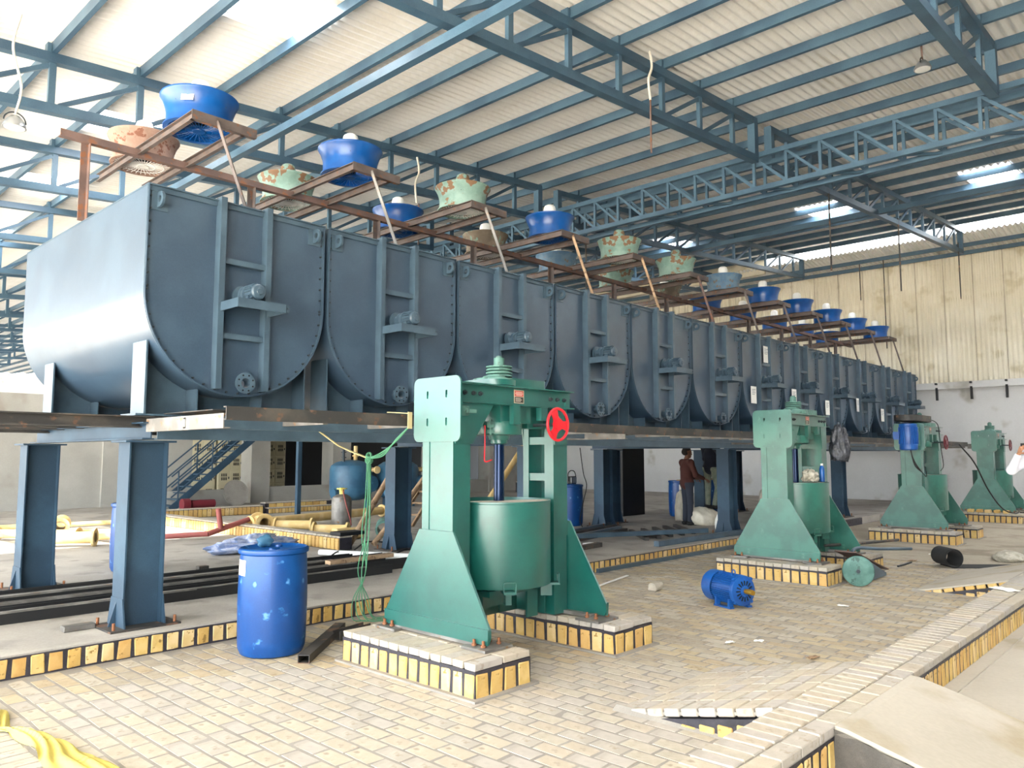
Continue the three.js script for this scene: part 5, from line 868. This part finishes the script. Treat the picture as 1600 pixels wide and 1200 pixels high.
// hand: palm along +y from the wrist, palm faces +z, thumb towards +x * side
function hand(side, curl) {
  const B = [[V(-0.018, 0.01, 0), V(-0.026, 0.085, 0), 0.016, 0.013], [V(0, 0.01, 0), V(0, 0.09, 0), 0.017, 0.013], [V(0.018, 0.01, 0), V(0.026, 0.085, 0), 0.016, 0.013], [V(0, -0.05, 0), V(0, 0.01, 0), 0.026, 0.022]];
  [[-0.032, 0.08, 0.06], [-0.011, 0.09, 0.075], [0.011, 0.092, 0.08], [0.032, 0.084, 0.072]].forEach(([x, y, len], i) => {
    let p = V(x, y, 0), a = curl * (1 + 0.15 * i); let l = len * 0.45;
    for (let s = 0; s < 3; s++) { const q = p.clone().add(V(x * 0.12, Math.cos(a) * l, Math.sin(a) * l)); B.push([p, q, 0.009 - s * 0.0008, 0.0085 - s * 0.0008]); p = q; l *= 0.68; a += curl; }
  });
  const t0 = V(side * 0.028, 0.02, 0.008), t1 = V(side * 0.058, 0.05, 0.025), t2 = V(side * 0.066, 0.08, 0.04), t3 = V(side * 0.062, 0.1, 0.05);
  B.push([t0, t1, 0.014, 0.011], [t1, t2, 0.0105, 0.0095], [t2, t3, 0.0095, 0.008]);
  return blob(B, 0.0035, 0.006);
}
const headBones = (c, f) => { // c: head centre, f: facing (unit)
  const up = V(0, 1, 0), s = f.clone().cross(up), P = (x, y, z) => c.clone().add(s.clone().multiplyScalar(x)).add(up.clone().multiplyScalar(y)).add(f.clone().multiplyScalar(z));
  return [[P(0, 0.045, -0.02), P(0, 0.03, 0.02), 0.088, 0.082], [P(0, -0.02, 0.03), P(0, -0.075, 0.055), 0.066, 0.042], [P(0, 0.01, 0.098), P(0, -0.025, 0.112), 0.012, 0.017], [P(-0.03, 0.022, 0.083), P(0.03, 0.022, 0.083), 0.016, 0.016], [P(-0.02, -0.058, 0.088), P(0.02, -0.058, 0.088), 0.011, 0.011], [P(-0.088, 0.0, -0.005), P(-0.09, -0.03, 0.0), 0.015, 0.011], [P(0.088, 0.0, -0.005), P(0.09, -0.03, 0.0), 0.015, 0.011]];
};
const aim = (dir, palm) => { const y = dir.clone().normalize(), x = y.clone().cross(palm).normalize(), z = x.clone().cross(y); return new THREE.Matrix4().makeBasis(x, y, z); };
function person(label, x, y, z, turn, J, cloth) {
  const t = thing('person', label, 'person', x, y, z, turn);
  const skin = cloth.skin, B = [];
  const bone = (a, b, r, s) => [a, b, r, s];
  // skin body: one continuous surface
  const body = [bone(J.pel, J.chest, 0.115, 0.125), bone(J.chest, J.neck, 0.12, 0.055), bone(J.neck, J.head.clone().add(V(0, -0.06, 0)), 0.05, 0.052), bone(J.shL, J.shR, 0.06, 0.06),
    ...['L', 'R'].flatMap((s) => [bone(J['sh' + s], J['el' + s], 0.05, 0.04), bone(J['el' + s], J['wr' + s], 0.04, 0.027), bone(J['hip' + s], J['kn' + s], 0.075, 0.053), bone(J['kn' + s], J['an' + s], 0.05, 0.036), bone(J['an' + s].clone().add(V(0, -0.05, -0.02)), J['an' + s].clone().add(V(0, -0.055, 0.13)), 0.036, 0.03)]), bone(J.hipL, J.hipR, 0.1, 0.1)];
  const parts = [blob(body, 0.013, 0.03), blob(headBones(J.head, J.face), 0.0055, 0.014)];
  for (const s of ['L', 'R']) { const d = J['wr' + s].clone().sub(J['el' + s]); parts.push(hand(s === 'L' ? -1 : 1, J.curl ?? 0.35).applyMatrix4(aim(d, J['palm' + s] ?? V(0, 0, 1)).setPosition(J['wr' + s].clone().add(d.normalize().multiplyScalar(0.02))))); }
  obj('body', parts, skin, t);
  const hr = blob([[J.head.clone().add(V(0, 0.065, 0)).add(J.face.clone().multiplyScalar(-0.025)), J.head.clone().add(V(0, 0.03, 0)).add(J.face.clone().multiplyScalar(-0.05)), 0.088, 0.082], [J.head.clone().add(V(0, 0.075, 0)).add(J.face.clone().multiplyScalar(0.03)), J.head.clone().add(V(0, 0.08, 0)), 0.06, 0.07]], 0.007, 0.02);
  obj('hair', hr, cloth.hair ?? M.hair, t);
  const e = 0.018, sleeve = cloth.sleeve ?? 1;
  const sh = [bone(J.pel.clone().add(V(0, -0.06, 0)), J.chest, 0.14, 0.145), bone(J.chest, J.neck.clone().add(V(0, -0.03, 0)), 0.14, 0.07), bone(J.shL, J.shR, 0.078, 0.078), bone(J.hipL.clone().add(V(0, 0.02, 0)), J.hipR.clone().add(V(0, 0.02, 0)), 0.115, 0.115)];
  for (const s of ['L', 'R']) { sh.push(bone(J['sh' + s], J['el' + s], 0.07, 0.06)); if (sleeve) sh.push(bone(J['el' + s], J['el' + s].clone().lerp(J['wr' + s], 0.88), 0.06, 0.045)); }
  if (cloth.long) for (const s of ['L', 'R']) sh.push(bone(J['hip' + s], J['hip' + s].clone().lerp(J['kn' + s], cloth.long), 0.12, 0.13));
  obj('shirt', blob(sh, 0.013, 0.03), cloth.shirt, t);
  const tr2 = [bone(J.hipL, J.hipR, 0.118, 0.118)];
  for (const s of ['L', 'R']) tr2.push(bone(J['hip' + s], J['kn' + s], 0.095, 0.07), bone(J['kn' + s], J['an' + s].clone().add(V(0, 0.03, 0)), 0.068, 0.06));
  obj('trousers', blob(tr2, 0.013, 0.02), cloth.trousers, t);
  for (const s of ['L', 'R']) obj('shoe', blob([bone(J['an' + s].clone().add(V(0, -0.045, -0.04)), J['an' + s].clone().add(V(0, -0.055, 0.15)), 0.046, 0.036), bone(J['an' + s], J['an' + s].clone().add(V(0, -0.04, 0.02)), 0.045, 0.05)], 0.01, 0.02), cloth.shoe ?? M.black, t);
  return t;
}
const stand = (o) => ({ pel: V(0, 0.98, 0), chest: V(0, 1.27, 0), neck: V(0, 1.47, 0), head: V(0, 1.61, 0.02), face: V(0, 0, 1), shL: V(-0.18, 1.4, 0), shR: V(0.18, 1.4, 0), hipL: V(-0.09, 0.93, 0), hipR: V(0.09, 0.93, 0), knL: V(-0.1, 0.5, 0.02), knR: V(0.1, 0.5, 0.02), anL: V(-0.1, 0.09, 0), anR: V(0.1, 0.09, 0), elL: V(-0.24, 1.12, 0.02), elR: V(0.24, 1.12, 0.02), wrL: V(-0.22, 0.9, 0.15), wrR: V(0.22, 0.9, 0.15), ...o });
// worker standing with his hands on the table, facing along the tank row
person('worker in dark clothes standing by the blue drums, seen from behind his shoulder', 15.62, 0.165, -9.15, PI / 2 - 0.5, stand({ elL: V(-0.25, 1.12, 0.08), elR: V(0.25, 1.12, 0.08), wrL: V(-0.2, 1.04, 0.32), wrR: V(0.2, 1.04, 0.32), palmL: V(0, -1, 0), palmR: V(0, -1, 0) }), { skin: M.skinDark, shirt: M.rustCloth, trousers: M.greyCloth });
person('worker in jeans standing on the white sack, head hidden above the platform edge', 16.35, 0.5, -8.95, PI / 2 - 0.2, stand({ elL: V(-0.25, 1.15, 0.1), elR: V(0.25, 1.15, 0.1), wrL: V(-0.18, 1.2, 0.34), wrR: V(0.18, 1.2, 0.34), knL: V(-0.12, 0.5, 0.1), anL: V(-0.12, 0.09, -0.02), knR: V(0.14, 0.5, 0.06) }), { skin: M.skinDark, shirt: M.navyCloth, trousers: M.jeans, hair: M.rustCloth });
{
  const p = person('person in a long white shirt holding both hands up, cut by the picture edge'.replace('picture edge', 'frame'), 12.75, 0.25, -1.98, -PI / 2 - 0.25, stand({ elL: V(-0.27, 1.27, 0.22), elR: V(0.27, 1.25, 0.22), wrL: V(-0.12, 1.49, 0.33), wrR: V(0.13, 1.47, 0.33), palmL: V(0.6, 0, -0.6), palmR: V(-0.6, 0, -0.6), curl: 0.5, head: V(0, 1.61, 0.0) }), { skin: M.skin, shirt: M.shirtWhite, trousers: M.navyCloth, long: 0.25 });
  for (const s of [1]) obj('wrist_watch', new THREE.TorusGeometry(0.034, 0.012, 8, 24).applyMatrix4(aim(V(-0.13, 0.22, 0.11), V(0, 0, 1)).multiply(new THREE.Matrix4().makeRotationX(PI / 2)).setPosition(V(0.14, 1.455, 0.325))), M.bolt, p);
  const ph = obj('phone', cbox(0.15, 0.075, 0.009, 0.0, 1.6, 0.36, 0.003), M.black, p);
}
renderer.render(scene, camera);
